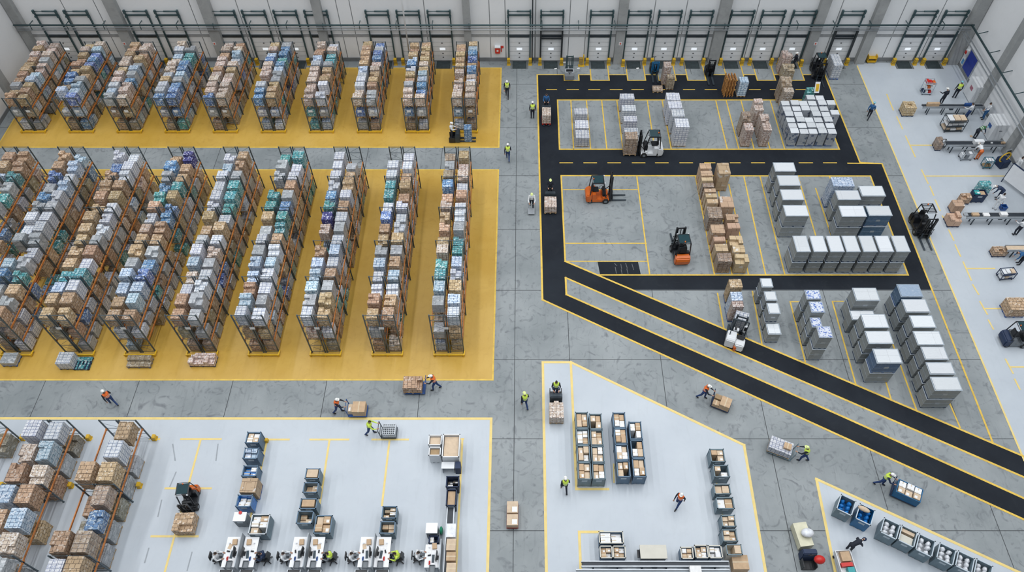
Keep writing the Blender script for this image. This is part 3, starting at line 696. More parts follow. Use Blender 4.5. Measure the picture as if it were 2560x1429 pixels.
# ------------------------------------------------------------------ forklift trucks, facing +Y
wheelM = {}
def wheel(parent, x, y, r=.2, wd=.14, name='wheel'):
    k = (r, wd)
    if k not in wheelM:
        mb = MB().tube((-wd/2, 0, 0), (wd/2, 0, 0), r, r, 0, 18).tube((-wd/2 - .01, 0, 0), (wd/2 + .01, 0, 0), r * .5, r * .5, 1, 12)
        wheelM[k] = mb.mesh('wheel', [rubber, greyM])
    o = bpy.data.objects.new(name, wheelM[k]); C.objects.link(o); o.parent = parent; o.location = (x, y, r); return o
def forklift(label, x, y, rz, c_body, c_cw, c_guard=None, mast_h=2.15, fork_z=.06, guard_glass=True, sc_=1.0, group=None):
    cg = c_guard or blackM
    t = thing('forklift', label, 'forklift', (x, y, 0), rz, group or 'forklift trucks')
    t.scale = (sc_,) * 3
    obj('chassis', MB().prof([(-.55, .14), (.62, .14), (.66, .3), (.6, .55), (.25, .60), (.2, .42), (-.2, .42), (-.28, .95), (-.55, .95)], -.5, .5, 0).b0(-.56, .56, .25, .72, .1, .42, 0).b0(-.42, .42, .2, .55, .55, .62, 1), [c_body, blackM], t, .03)
    obj('counterweight', MB().prof([(-.56, .13), (-.56, .9), (-.75, .92), (-.98, .80), (-1.04, .55), (-1.0, .2), (-.9, .12)], -.52, .52, 0), c_cw, t, .07)
    obj('seat', MB().box((0, -.3, 1.02), (.5, .48, .12), 0).box((0, -.55, 1.28), (.48, .1, .5), 0, 0, 1, -.15), blackM, t, .03)
    obj('dashboard', MB().prof([(.22, .6), (.5, .6), (.46, 1.05), (.33, 1.1), (.22, 1.0)], -.3, .3), blackM, t, .02)
    st = MB().tube((0, .22, .98), (0, .1, 1.18), .025, .02); n = 14
    pts = [Vector((.17 * math.cos(2*PI*i/n), .1 + .12 * math.sin(2*PI*i/n), 1.2 + .10 * math.sin(2*PI*i/n) * .8)) for i in range(n + 1)]
    st.path(pts, .016); obj('steering_wheel', st, blackM, t)
    g = MB()
    for s in (-1, 1): g.bar((s*.46, .5, .55), (s*.40, .22, 2.02), .06).bar((s*.47, -.72, .88), (s*.40, -.62, 2.02), .06).bar((s*.40, -.64, 2.02), (s*.40, .26, 2.02), .07)
    for k in range(7): yy = -.62 + .145 * k; g.bar((-.4, yy, 2.03), (.4, yy, 2.03), .035)
    og = obj('overhead_guard', g, cg, t)
    if guard_glass: obj('roof_panel', MB().b0(-.37, .37, -.55, .2, 2.05, 2.07), glassM, og)
    m = MB()
    for s in (-1, 1): m.b0(s*.30 - .05, s*.30 + .05, .76, .90, .06, mast_h).b0(s*.21 - .03, s*.21 + .03, .80, .93, .06, mast_h - .1)
    for z in (.35, mast_h - .05, mast_h * .55): m.b0(-.33, .33, .77, .83, z - .04, z + .04)
    m.tube((0, .82, .15), (0, .82, mast_h - .2), .035)
    for s in (-1, 1): m.bar((s*.3, .75, 1.0), (s*.36, .45, .6), .04)
    obj('mast', m, blackM, t)
    cr = MB().b0(-.42, .42, .94, .98, fork_z + .1, fork_z + .2).b0(-.42, .42, .94, .98, fork_z + .42, fork_z + .52)
    for k in range(5): cr.b0(-.4 + .19 * k, -.37 + .19 * k, .95, .97, fork_z + .5, fork_z + 1.0)
    cr.b0(-.42, .42, .95, .97, fork_z + .96, fork_z + 1.0)
    obj('carriage', cr, blackM, t)
    for s in (-1, 1):
        obj('fork', MB().prof([(.98, fork_z), (2.05, fork_z), (2.08, fork_z + .015), (1.06, fork_z + .045), (1.03, fork_z + .6), (.98, fork_z + .6)], s*.26 - .06, s*.26 + .06), dsteel, t)
    for s in (-1, 1): wheel(t, s*.5, .48, .24, .17); wheel(t, s*.42, -.68, .19, .15)
    l = MB()
    for s in (-1, 1): l.box((s*.38, .3, 2.0), (.1, .06, .1)); 
    obj('lamp', l, whiteM, og); obj('beacon', MB().tube((0, -.5, 2.07), (0, -.5, 2.17), .05, .04), orangeM, og)
    return t
def reach_truck(label, x, y, rz, fork_z=.1):
    t = thing('reach_truck', label, 'forklift', (x, y, 0), rz, 'forklift trucks')
    obj('chassis', MB().prof([(-.85, .1), (-.85, .85), (-.65, 1.0), (-.1, 1.0), (.05, .5), (.15, .12)], -.6, .0, 0), whiteM, t, .05)
    obj('cover', MB().prof([(-.95, .1), (-.95, .75), (-.7, .9), (-.35, .82), (-.3, .1)], .02, .6, 0), whiteM, t, .06)
    obj('bumper', MB().b0(.0, .18, -1.0, -.6, .08, .5), orangeM, t, .03)
    obj('floor_plate', MB().b0(.0, .6, -.32, .2, .1, .3), blackM, t); obj('seat', MB().box((.28, -.3, .75), (.45, .4, .12)).box((.28, -.5, 1.0), (.42, .1, .5)), blackM, t, .03)
    obj('control_panel', MB().b0(-.3, .05, -.1, .12, 1.0, 1.16).b0(.3, .5, .12, .28, .8, 1.45), whiteM, t, .02)
    obj('screen', MB().b0(-.24, -.1, -.12, .1, 1.16, 1.17).b0(.33, .47, .10, .12, 1.05, 1.4), blackM, t)
    g = MB()
    for sx in (-.5, .5): g.bar((sx, .1, .5), (sx, .1, 2.0), .06)
    g.bar((-.5, .1, 2.0), (.5, .1, 2.0), .07).bar((-.45, -.5, .9), (-.45, .1, 2.0), .05)
    obj('overhead_guard', g, dsteel, t)
    m = MB()
    for s in (-1, 1): m.b0(s*.32 - .05, s*.32 + .05, .22, .4, .05, 2.2); m.b0(s*.55 - .08, s*.55 + .08, .15, .9, .05, .22)
    m.b0(-.35, .35, .24, .3, 2.1, 2.2).b0(-.35, .35, .24, .3, .6, .7)
    obj('mast', m, dsteel, t)
    for s in (-1, 1): obj('fork', MB().prof([(.42, fork_z), (1.0, fork_z), (1.0, fork_z + .02), (.48, fork_z + .05), (.46, fork_z + .5), (.42, fork_z + .5)], s*.24 - .05, s*.24 + .05), dsteel, t); wheel(t, s*.55, .8, .11, .1); wheel(t, s*.45, -.6, .17, .12)
    return t
def order_picker(label, x, y, rz, c=None, L=1.15, fz=.09):
    """ride-on pallet truck, forks towards +Y"""
    c = c or dsteel
    t = thing('pallet_truck', label, 'pallet truck', (x, y, 0), rz, 'ride-on pallet trucks')
    obj('chassis', MB().prof([(-.1, .06), (-.1, .75), (-.15, .95), (-.42, .95), (-.5, .7), (-.52, .06)], -.38, .38, 0), c, t, .04)
    obj('platform', MB().b0(-.38, .38, -1.0, -.52, .06, .14).b0(-.38, -.33, -1.0, -.52, .14, .55).b0(.33, .38, -1.0, -.52, .14, .55), blackM, t, .01)
    obj('handlebar', MB().bar((0, -.45, .95), (0, -.55, 1.15), .05).tube((-.22, -.56, 1.17), (.22, -.56, 1.17), .025), blackM, t)
    for s in (-1, 1): obj('fork', MB().b0(s*.2 - .08, s*.2 + .08, -.1, L, fz - .04, fz), dsteel, t); wheel(t, s*.2, L - .15, .04, .12); wheel(t, s*.26, -.3, .1, .08)
    return t
def stacker(label, x, y, rz, c_base, mast_c, hgt=1.9):
    t = thing('pallet_stacker', label, 'stacker', (x, y, 0), rz, 'pallet stackers')
    obj('chassis', MB().prof([(-.25, .06), (-.25, .8), (-.35, .95), (-.75, .85), (-.85, .5), (-.85, .06)], -.4, .4), c_base, t, .05)
    obj('cover', MB().b0(-.3, .3, -.7, -.45, .86, .93), blackM, t, .02)
    m = MB()
    for s in (-1, 1): m.b0(s*.28 - .04, s*.28 + .04, -.25, -.12, .06, hgt).b0(s*.18 - .03, s*.18 + .03, -.2, -.1, .06, hgt - .15)
    for z in (.3, 1.1, hgt - .04): m.b0(-.3, .3, -.24, -.18, z - .03, z + .03)
    m.tube((0, -.2, .1), (0, -.2, hgt - .3), .03)
    obj('mast', m, mast_c, t)
    for s in (-1, 1): obj('fork', MB().b0(s*.2 - .08, s*.2 + .08, -.1, 1.05, .05, .1).b0(s*.2 - .08, s*.2 + .08, -.1, -.04, .05, .5), dsteel, t); wheel(t, s*.26, -.6, .1, .08); wheel(t, s*.2, .9, .045, .1)
    obj('handlebar', MB().bar((0, -.8, .7), (0, -1.15, 1.1), .05).tube((-.15, -1.17, 1.12), (.15, -1.17, 1.12), .025), blackM, t)
    return t
def hand_cart(label, x, y, rz, w=.75, d=1.15, c=None, z=.18, kind='cart', hh=1.0):
    """flat trolley; the push handle is at -Y"""
    c = c or blueM
    t = thing('platform_cart', label, kind, (x, y, 0), rz, 'hand carts')
    obj('platform', MB().b0(-w/2, w/2, -d/2, d/2, z - .05, z), c, t, .01)
    h = MB()
    for s in (-1, 1): h.bar((s*(w/2 - .05), -d/2 + .03, z), (s*(w/2 - .05), -d/2 - .06, hh), .035)
    h.tube((-w/2 + .03, -d/2 - .06, hh), (w/2 - .03, -d/2 - .06, hh), .02).bar((-w/2 + .05, -d/2 - .02, .55), (w/2 - .05, -d/2 - .02, .55), .03)
    obj('handle', h, c, t)
    for sx in (-1, 1):
        for sy in (-1, 1): wheel(t, sx*(w/2 - .1), sy*(d/2 - .12), .065, .04)
    return t
def local(t, x, y):
    a = t.rotation_euler.z; return (t.location.x + x * math.cos(a) - y * math.sin(a), t.location.y + x * math.sin(a) + y * math.cos(a))
# ------------------------------------------------------------------ cartons (single boxes)
CM = {}
def carton_mesh(w, d, h, m, style):
    key = (round(w, 2), round(d, 2), round(h, 2), m.name, style)
    if key in CM: return CM[key]
    mb = MB().b0(-w/2, w/2, -d/2, d/2, 0, h, 0)
    if style == 1: mb.b0(-w/2 - .002, w/2 + .002, -.03, .03, h * .75, h + .003, 1)
    if style == 2: mb.b0(-.02, w/2 - .04, -d/2 + .05, .02, h, h + .003, 2); mb.b0(-w/2, w/2, -.02, .02, h, h + .002, 1)
    CM[key] = mb.mesh('carton', [m, plain('tape', (.58, .47, .32), .4), paperM]); return CM[key]
def carton(x, y, z, w, d, h, label, group=None, rz=0.0, m=None, style=None, name='carton', cat='carton'):
    m = m or random.choice((kraftP, kraftP, kraftL, kraftD)); style = random.choice((0, 1, 1, 2)) if style is None else style
    o = bpy.data.objects.new(name, carton_mesh(w, d, h, m, style)); C.objects.link(o); o.location = (x, y, z); o.rotation_euler.z = rz
    return tag(o, label, cat, group)
# ------------------------------------------------------------------ place trucks
def ground(px, py): return P(px, py)
def heading(p0, p1):
    a, b = P(*p0), P(*p1); return math.atan2(b[1] - a[1], b[0] - a[0]) - PI / 2
# F1 orange, forks to the right
x, y = P(1500, 507); forklift('orange and black forklift parked empty in the marked bay, forks towards the aisle', x - .1, y + .45, -PI/2 + .03, orangeM, orangeM, None, 2.55)
# F2 facing away
x, y = P(1700, 655); forklift('black forklift with orange stripe and red seat in bay beside the dark floor mat', x, y + .6, .06, blackM, orangeM, blackM, 2.1)
x, y = P(1622, 392); f3 = forklift('white and black forklift carrying a brown wrapped load on the black road', x + .05, y + .45, PI/2, whiteM, whiteM, blackM, 2.1)
ax, ay = local(f3, 0, 1.6); load('q', ax, ay, .11, .85, 1.0, 1.75, 'tall brown wrapped load on forks of the white and black forklift', 'loads carried by trucks', PI/2, 0)
x, y = P(1845, 862); f4 = reach_truck('white reach truck with orange bumper below the stack of mixed grey crates', x - .15, y + .45, -.34)
x, y = P(2306, 597); forklift('large dark forklift at white zone edge with its forks pointing at the camera', x, y + .95, PI + .02, blackM, blackM, blackM, 2.0, guard_glass=False)
x, y = P(472, 1270); f6 = forklift('black and orange forklift lowering brown cartons in the front white zone', x + .1, y + .35, PI + .10, blackM, orangeM, blackM, 1.65, .08, sc_=.80)
ax, ay = local(f6, -.02, 1.42); load('k', ax, ay, .112, 1.05, 1.0, .75, 'brown carton load held by the black and orange forklift', 'loads carried by trucks', .03, 1)
x, y = P(1423, 203); stacker('pale teal pallet stacker at notch of the black road', x, y + .9, PI * .0, lsteel, teal, 2.1)
x, y = P(1660, 166); stacker('small blue pallet stacker beside dock with black base', x - 1.0, 54.9, PI, blackM, binbright, 1.3)
x, y = P(2036, 174); forklift('black forklift parked by a concrete column near the big white wrapped load', x, 55.1, PI, blackM, blackM, blackM, 1.9, sc_=.9)
x, y = P(1766, 163); stacker('dark stacker standing against column at the dock wall', x, 54.6, PI, blackM, blackM, 1.7)
x, y = P(1366, 318); t1 = order_picker('black ride-on truck carrying pink cartons near the left edge of black road', x, y + 1.25, PI)
ax, ay = local(t1, 0, .55); load('p', ax, ay, .10, .72, 1.0, 1.0, 'pink carton load on black ride-on truck near island corner', 'loads carried by trucks', 0, 0, redM, 'red')
x, y = P(1376, 541); t2 = order_picker('ride-on truck with pale wide load opposite the walker with trolley', x, y + 1.3, PI)
ax, ay = local(t2, 0, .58); load('p', ax, ay, .10, .9, 1.05, .75, 'pale flat load on the ride-on truck opposite the walker with trolley', 'loads carried by trucks', 0, 0)
x, y = P(1391, 1069); t3 = order_picker('dark ride-on truck with cartons entering the central white zone', x, y + 1.45, PI)
ax, ay = local(t3, 0, .65); load('p', ax, ay, .10, .85, 1.15, .8, 'pink and brown cartons on ride-on truck in central white zone', 'loads carried by trucks', 0, 2)
x, y = P(1281, 1324); t4 = thing('platform_cart', 'dark red low cart with two white-topped cartons alone in the aisle', 'cart', (x, y + .75, 0), 0, 'hand carts')
obj('platform', MB().b0(-.33, .33, -.72, .72, .12, .17), plain('dark_red', (.22, .03, .02), .5), t4, .01)
for sx in (-.25, .25):
    for sy in (-.6, .6): wheel(t4, sx, sy, .06, .04)
carton(x, y + .38, .173, .62, .62, .40, 'front white-topped carton on the low cart parked alone in the aisle', 'cartons on aisle cart', 0, kraftL, 2); carton(x, y + 1.12, .173, .62, .66, .36, 'rear white-topped carton on the low cart parked alone in the aisle', 'cartons on aisle truck', 0, kraftL, 2)
x, y = P(1171, 357); carton(x, y + .33, .1, .6, .6, 1.3, 'tall dark blue crate stack before last back rack', None, 0, ST['b'], 0, 'crate_stack', 'crate stack')
t5 = order_picker('dark ride-on truck with blue crate stack in front of the last back rack', x - .55, y + .33, -PI/2)
x, y = P(2535, 870); forklift('grey and blue forklift with orange seat at right edge by the yellow line', x + .1, y + .5, -PI/2, greyM, navyM, blackM, 1.7, sc_=.9)
# truck carrying cream panels, bottom right
x, y = P(2020, 1425); t = order_picker('navy ride-on truck carrying cream boards with red bag at the bottom edge', x, y + 1.0, 0, navyM)
carton(x - .05, y + 1.75, .10, .75, 1.3, .55, 'cream wrapped board stack on navy truck at bottom edge', None, .12, plain('cream_board', (.62, .60, .45), .6), 0, 'board_stack', 'load')
o = obj('plastic_bag', MB().ell((0, 0, .22), (.36, .26, .2), 0, 14), whitebag, None, loc=(x + .12, y + 1.75, .65 - .02)); tag(o, 'clear plastic sack lying on the cream boards', 'bag')
o = obj('red_sack', MB().ell((0, 0, .2), (.3, .24, .22), 0, 14), redM, None, loc=(x + .3, y + .2, 1.0)); tag(o, 'bright red sack on the navy truck at bottom edge', 'bag')
# hand carts with cartons
def cart_with(label, p, rz, boxes, c=None, w=.8, d=1.15, z=.18, hh=1.0):
    x, y = P(*p); t = hand_cart(label, x, y, rz, w, d, c, z, hh=hh)
    for (bx, by, bz, bw, bd, bh, m, st, lab) in boxes:
        ax, ay = local(t, bx, by); carton(ax, ay, z + bz, bw, bd, bh, lab, 'cartons on hand carts', rz, m, st)
    return t
cartA = cart_with('blue hand cart with one big brown carton in the concrete aisle', (897, 1030), -PI/2, [(0, .12, .003, .72, .78, .55, kraftP, 1, 'large plain brown carton on the blue hand cart'), (0, -.42, .003, .5, .26, .4, kraftL, 2, 'slim white-labelled carton beside large carton on blue hand cart')])
cartB = cart_with('blue hand cart stacked with many small cartons below the yellow zone', (1038, 972), PI/2, [], d=1.35, w=.9)
ax, ay = local(cartB, 0, .08); load('k', ax, ay, .183, .85, 1.15, .7, 'stacked small brown cartons on blue cart below the yellow zone', 'loads on hand carts', PI/2, 1)
cartC = cart_with('small wire cart with grey crates at the top of front white zone', (974, 1084), -PI/2, [], dsteel, .75, .95)
ax, ay = local(cartC, 0, .05); wc = MB()
for k in range(7): wc.b0(-.33, .33, -.37 + .12 * k - .015, -.37 + .12 * k + .015, .40, .43); wc.b0(-.33, .33, -.37 + .12 * k - .012, -.37 + .12 * k + .012, 0, .02)
for k in range(6): wc.b0(-.33 + .13 * k - .012, -.33 + .13 * k + .012, -.38, .38, .385, .41)
for sx in (-.33, .33):
    for z in (.05, .18, .30, .42): wc.b0(sx - .012, sx + .012, -.39, .39, z - .02, z + .02)
for sy in (-.38, .38):
    for z in (.05, .18, .30, .42): wc.b0(-.34, .34, sy - .012, sy + .012, z - .02, z + .02)
    for k in range(6): wc.b0(-.33 + .132 * k - .012, -.33 + .132 * k + .012, sy - .012, sy + .012, 0, .43)
o = obj('wire_crate', wc, lsteel, None, 0, (ax, ay, .183), -PI/2); tag(o, 'grey wire lattice crate on the small wire cart', 'crate')
ax, ay = local(cartC, 0, .1); carton(ax, ay, .21, .45, .5, .3, 'dark carton inside the wire lattice crate', 'cartons on hand carts', -PI/2, greyM, 0)
cartD = cart_with('dark cart carrying two brown cartons beside the black lane', (1801, 1013), -PI/2 - .45, [(.02, .22, .003, .68, .62, .5, kraftP, 1, 'large taped carton on dark cart beside black lane'), (-.2, -.3, .003, .32, .4, .38, kraftD, 0, 'small brown carton behind the large taped one on dark cart'), (.2, -.3, .003, .34, .4, .3, kraftP, 1, 'lower small carton at the handle end of dark cart')], navyM, .8, 1.15)
cartE = cart_with('grey-blue cart with long white wrapped load on the concrete', (1948, 1128), PI/2 - .42, [], binblue, .85, 1.45)
ax, ay = local(cartE, 0, .08); load('w', ax, ay, .183, .8, 1.3, .62, 'long white wrapped load on the grey-blue cart', 'loads on hand carts', PI/2 - .42, 0); 
ax, ay = local(cartE, .0, -.25); carton(ax, ay, .183 + .66, .38, .42, .15, 'flat brown carton lying on the long white wrapped load', 'cartons on hand carts', PI/2 - .42, kraftP, 1)
cartF = cart_with('dark blue tub cart pushed across the concrete beside the lane', (2258, 1238), -PI/2 - .50, [], navyM, .9, 1.5)
ax, ay = local(cartF, 0, .05)
o = obj('tub', MB().shell(-.43, .43, -.68, .68, 0, .62, .04), binbright, None, loc=(ax, ay, .183), rz=-PI/2 - .5); tag(o, 'teal-blue plastic tub on the dark blue cart', 'tub')
for i in range(6):
    bx, by = -.2 + .4 * (i % 2), -.42 + .42 * (i // 2); px_, py_ = local(cartF, bx, by + .05)
    carton(px_, py_, .23, .34, .36, .55 + .05 * (i % 3), '%s parcel of the %s row inside the teal-blue tub' % (('white', 'grey')[i % 2], ('handle-end', 'middle', 'front')[i // 2]), 'parcels in teal-blue tub', -PI/2 - .5, (paperM, kraftL)[i % 2], 2)
cartG = cart_with('small grey trolley pushed by white-clad worker in aisle', (1328, 531), PI, [], lsteel, .5, .6)
# ------------------------------------------------------------------ palletised stacks on the marked bays (front-edge px at the top face)
def tb(xl, xr, yb, yf, z=None, base=None):
    if z is None: z = ZOF(yf, GY(base))
    X0, Yf = P(xl, yf, z); X1, _ = P(xr, yf, z); Yb = GY(yb, z)
    return (X0 + X1) / 2, (Yf + Yb) / 2, X1 - X0, Yb - Yf, z
def stack(st, q, label, group, **k):
    x, y, w_, d, z = tb(*q[:4], **({'z': q[4]} if len(q) > 4 and q[4] < 10 else {'base': q[4]}))
    return load(st, x, y, 0, min(w_, 2.4) - .03, d - .05, z, label, group, **k)
G1 = 'pallet loads in the upper bays'
for i, q in enumerate(((1439.5, 1474.5, 324, 345, 1.0), (1438, 1473, 299.5, 319.5, 1.0), (1436, 1470, 269, 285, 1.0))):
    stack('w', q, '%s of three low white carton pallets in the first filled upper bay' % ('front', 'middle', 'rear')[i], G1, var=0)
for i, q in enumerate(((1561.5, 1597.5, 318.7, 337.6, 1.38), (1560, 1594, 288.5, 303, 1.38), (1555.6, 1591, 262, 277, 1.38), (1551, 1587, 232.6, 247, 1.38))):
    stack('w', q, '%s of four white carton pallets behind the white and black forklift' % ('front', 'second', 'third', 'rear')[i], G1, var=0)
for i, q in enumerate(((1690, 1724.7, 295, 317.5, 2.1), (1681, 1713, 272.5, 291, 1.9), (1672, 1706.5, 252.5, 270, 1.9), (1668, 1702, 230.5, 250, 1.9))):
    stack('w', q, '%s of four tall white carton stacks in the third filled upper bay' % ('front', 'second', 'third', 'rear')[i], G1, var=0)
for i, q in enumerate(((1863.5, 1886, 306, 325.5, 1.77), (1858, 1880, 277, 297, 1.9), (1909.5, 1931.5, 307, 325.5, 1.77), (1903.5, 1926.5, 283, 302, 1.8), (1888, 1911, 262, 275, 1.8), (1887, 1909, 245, 256, 1.8))):
    stack('p' if i not in (1,) else 'q', q, '%s brown wrapped stack in %s column before the grey cabinets' % (('front', 'rear', 'front', 'second', 'third', 'rear')[i], 'narrow left' if i < 2 else 'right'), G1, pm=woodD, pn='dk', var=1 if i % 2 else 0)
# grey cabinets grid
cabM = cartons('cabinet_pattern', (.36, .39, .43), (.30, .33, .37), (.42, .45, .5), (.10, .13, .2), .16, .33, .22, vary=.1, hue=.01, ascale=5)
def cabinet(x, y, h, lab, w=.66, d=.60):
    o = obj('wrapped_cabinet', CAB[0], None) if False else bpy.data.objects.new('wrapped_cabinet', CABM[round(h, 2)]); C.objects.link(o); o.location = (x, y, 0); tag(o, lab, 'cabinet', 'wrapped grey cabinets'); return o
CABM = {}
for h in (1.35, 1.42):
    CABM[h] = MB().b0(-.33, .33, -.29, .29, .1, h - .04, 0).b0(-.335, .335, -.295, .295, h - .04, h, 1).b0(-.3, .3, -.27, .27, 0, .1, 2).mesh('wrapped_cabinet', [cabM, crateL, blueM], .012)
xf = [P(1961, 366.6)[0] + .33 * 1.0 + .80 * k for k in range(5)]; base_y = 45.85
rows = {0: 6, 1: 6, 2: 6, 3: 7, 4: 7}
for c in range(5):
    for r_ in range(rows[c]):
        if (c, r_) in ((2, 3),): continue
        X = P((1975.9, 1999.8, 2021.9, 2044.7, 2068.9)[c], 366)[0]
        cabinet(X, base_y + .3 + r_ * .685, 1.42 if (c * 7 + r_) % 3 == 0 else 1.35, 'grey wrapped cabinet, %s row from front, %s column of the cabinet block' % (ORD[r_ + 1], ORD[c + 1]))
for i, q in enumerate(((2075, 2094, 279, 293, 1.2), (2065, 2087, 252, 271, 1.2))):
    x, y, w_, d, z = tb(*q[:4], z=1.2); cabinet(x + .15, y + .1, 1.35, '%s single grey cabinet beside the road, outside the cabinet block' % ('front', 'rear')[i])
x, y, w_, d, z = tb(1963, 1990, 214, 229, z=2.0); load('q', x, 51.75, 0, w_, 1.0, 2.0, 'tall brown film-wrapped load behind the cabinet block', G1, pm=woodD, pn='dk')
x, y, w_, d, z = tb(1966, 1987, 232, 246, z=1.7); load('p', x + .1, 50.85, 0, .8, .6, 1.7, 'pale carton stack between brown wrapped load and cabinet block', G1)
x, y, w_, d, z = tb(2024, 2042, 223, 235, z=1.5); load('t', x, y + .35, 0, .7, .5, 1.5, 'teal wrapped load behind the cabinet block', G1)
o = obj('signboard', MB().box((0, 0, .5), (.4, .05, .9), 0, 0, 1, -.5).box((0, -.03, .5), (.25, .05, .6), 1, 0, 1, -.5), [whiteM, yel], None, loc=(x + .3, y + .05, 1.4)); tag(o, 'tilted yellow and white sign on the teal wrapped load', 'sign')
G2 = 'loads standing by the dock wall'
stack('w', (2086.5, 2109.5, 134, 164, 199.5), 'big white and purple wrapped load against the second last column', G2, var=0, pm=blueM, pn='blue')
stack('q', (1669.5, 1689, 184, 195, 225.7), 'very tall brown wrapped load on the black road by dock', G2, pm=woodD, pn='dk', var=0)
x, y, w_, d, z = tb(1666, 1684, 168, 177, z=1.9); load('p', x - .1, y + .65, 0, w_, .8, 1.9, 'pink topped tall load right behind the very tall brown load', G2)
stack('q', (1632.5, 1658, 213, 226, 232.6), 'low flat brown load on black road beside very tall brown load', G2, var=0)
stack('q', (1960, 1990, 158, 172, 201.6), 'tall brown load with white papers at the ninth dock notch', G2, pm=woodD, pn='dk', var=1)
x, y, w_, d, z = tb(1962, 1986, 137, 150, z=1.9); load('p', x, y + .6, 0, w_, .8, 1.9, 'tall mixed carton stack beside dock door behind brown load', G2, var=2)
stack('l', (1851, 1873.5, 191, 206, 243), 'tall grey-blue wrapped stack on the black road', G2, var=0)
# stack of empty timber pallets beside it
x, y = P(1820, 244); t = thing('empty_pallet_stack', 'tall stack of orange-brown timber frames beside grey-blue wrapped stack on black road', 'pallet stack', (x, y + .5, 0), .05)
for k in range(4):
    X0 = -.42 + .24 * k; mb = MB()
    for yy in (-.4, -.13, .14, .4): mb.b0(X0, X0 + .05, yy - .05, yy + .05, 0, 1.9 - .1 * (k % 2))
    for z in (.15, .7, 1.25, 1.75): mb.b0(X0 + .03, X0 + .1, -.45, .45, z - .05, z + .05)
    obj('pallet', mb, plain('amber_wood', (.42, .20, .06), .7, 0, .3, 5), t)
# middle bays: brown cartons
G3 = 'brown carton loads in the middle bays'
c1 = [(1796.5, 1831.8, 631, 653.7, 1.3), (1790, 1822, 608, 627, 1.3), (1785, 1815, 590, 603, 1.35), (1780, 1814, 560, 582, 1.35), (1773, 1808, 516, 544, 1.5), (1769, 1797, 496, 508, 1.4), (1765, 1794, 482.5, 493, 1.4), (1762, 1791, 470, 480, 1.4), (1758, 1786, 456, 467, 1.4), (1755, 1784, 442, 452, 1.5), (1753.5, 1783, 425.5, 439, 1.6), (1751, 1780, 407, 421, 1.6)]
for i, q in enumerate(c1): stack('K' if i % 4 else 'q', q, '%s brown carton load from the front in longer brown row' % ORD[i + 1], G3, var=0, pm=woodM)
c2 = [(1840.6, 1874.6, 634, 655, 1.3), (1834, 1864.5, 612, 630, 1.3), (1826.7, 1859.5, 588, 608, 1.3), (1820, 1852, 556, 571, 1.3), (1817, 1849, 534, 550, 1.35), (1803, 1837, 490, 518, 1.4)]
for i, q in enumerate(c2): stack('K', q, '%s brown carton load from the front in shorter brown row' % ORD[i + 1], G3, var=0 if i % 2 else 1)
stack('K', (1798, 1828, 406, 434, 1.9), 'tall taped brown carton load on its own at the shorter row end', G3, var=0)
# lidded crates
CRM = {}
crateRim = plain('crate_rim', (.30, .36, .42), .5, 0, .2); lidB = cartons('pale_blue_lid', (.30, .38, .52), (.27, .35, .48), (.5, .55, .6), None, 0, 3, 3, wrap=.25, vary=.1)
def crate(x, y, z, w, d, h, lab, c='g', legs=True, lid=True, rz=0.0, plate=True, lidm=None):
    key = (round(w, 1), round(d, 1), round(h, 2), c, lid, lidm)
    body = {'g': crateG, 'b': crateB, 'k': ST['k']}[c]
    if key not in CRM:
        W, D = round(w, 1) - .03, round(d, 1) - .04
        b = MB().b0(-W/2 + .03, W/2 - .03, -D/2 + .03, D/2 - .03, .1, h - .05, 0).b0(-W/2 + .018, W/2 - .018, -D/2 + .018, D/2 - .018, h * .5 - .02, h * .5 + .02, 1).b0(-W/2 + .018, W/2 - .018, -D/2 + .018, D/2 - .018, .1, .15, 1).mesh('transit_crate', [body, crateRim], .01)
        l = MB().b0(-W/2, W/2, -D/2, D/2, h - .06, h, 1).b0(-W/2 + .05, W/2 - .05, -D/2 + .05, D/2 - .05, h - .01, h + .012, 0).mesh('lid', [lidm or crateL, crateRim], .012)
        f = MB()
        for xx in (-W/2 + .1, 0, W/2 - .1): f.b0(xx - .07, xx + .07, -D/2 + .04, D/2 - .04, 0, .1)
        f.b0(-W/2 + .04, W/2 - .04, -D/2 + .05, D/2 - .05, .06, .099)
        f = f.mesh('pallet', {'g': navyM, 'b': blueM, 'k': woodM}[c])
        p = MB().b0(-.14, .14, -D/2 + .02, -D/2 + .032, h * .45, h * .6).mesh('label_plate', lsteel)
        CRM[key] = (b, l, f, p)
    b, l, f, p = CRM[key]
    o = bpy.data.objects.new('transit_crate', b); C.objects.link(o); o.location = (x, y, z); o.rotation_euler.z = rz
    tag(o, lab, 'crate', 'large lidded transit crates')
    for nm, me in (('lid', l), ('pallet', f)) + ((('label_plate', p),) if plate else ()):
        q = bpy.data.objects.new(nm, me); C.objects.link(q); q.parent = o
    return o
def crates(q, two, lab, c='g', c2=None, plate=True, lidm=None):
    x, y, w_, d, z = tb(*q[:4], z=q[4])
    if two:
        crate(x, y, 0, w_, d, z / 2, 'lower crate under ' + lab, c2 or c, lid=True, plate=plate)
        crate(x, y, z / 2 + .013, w_, d, z / 2, lab, c, plate=plate, lidm=lidm)
    else: crate(x, y, 0, w_, d, z, lab, c, plate=plate, lidm=lidm)
for i, q in enumerate(((1964, 2024.6, 512.6, 540.3, 2.32), (1956, 2012.7, 473, 500, 2.32), (1947.7, 2004, 438, 464, 2.32), (1937.6, 1992, 405, 429.5, 2.32))):
    crates(q, True, '%s grey crate stack of row beside the brown carton rows' % ('front', 'second', 'third', 'rear')[i])
crates((2105, 2168, 513.8, 541.6, 2.32), True, 'front grey-green crate behind the row of seven'); crates((2095, 2154, 475, 500, 2.32), True, 'middle grey-green crate behind the row of seven')
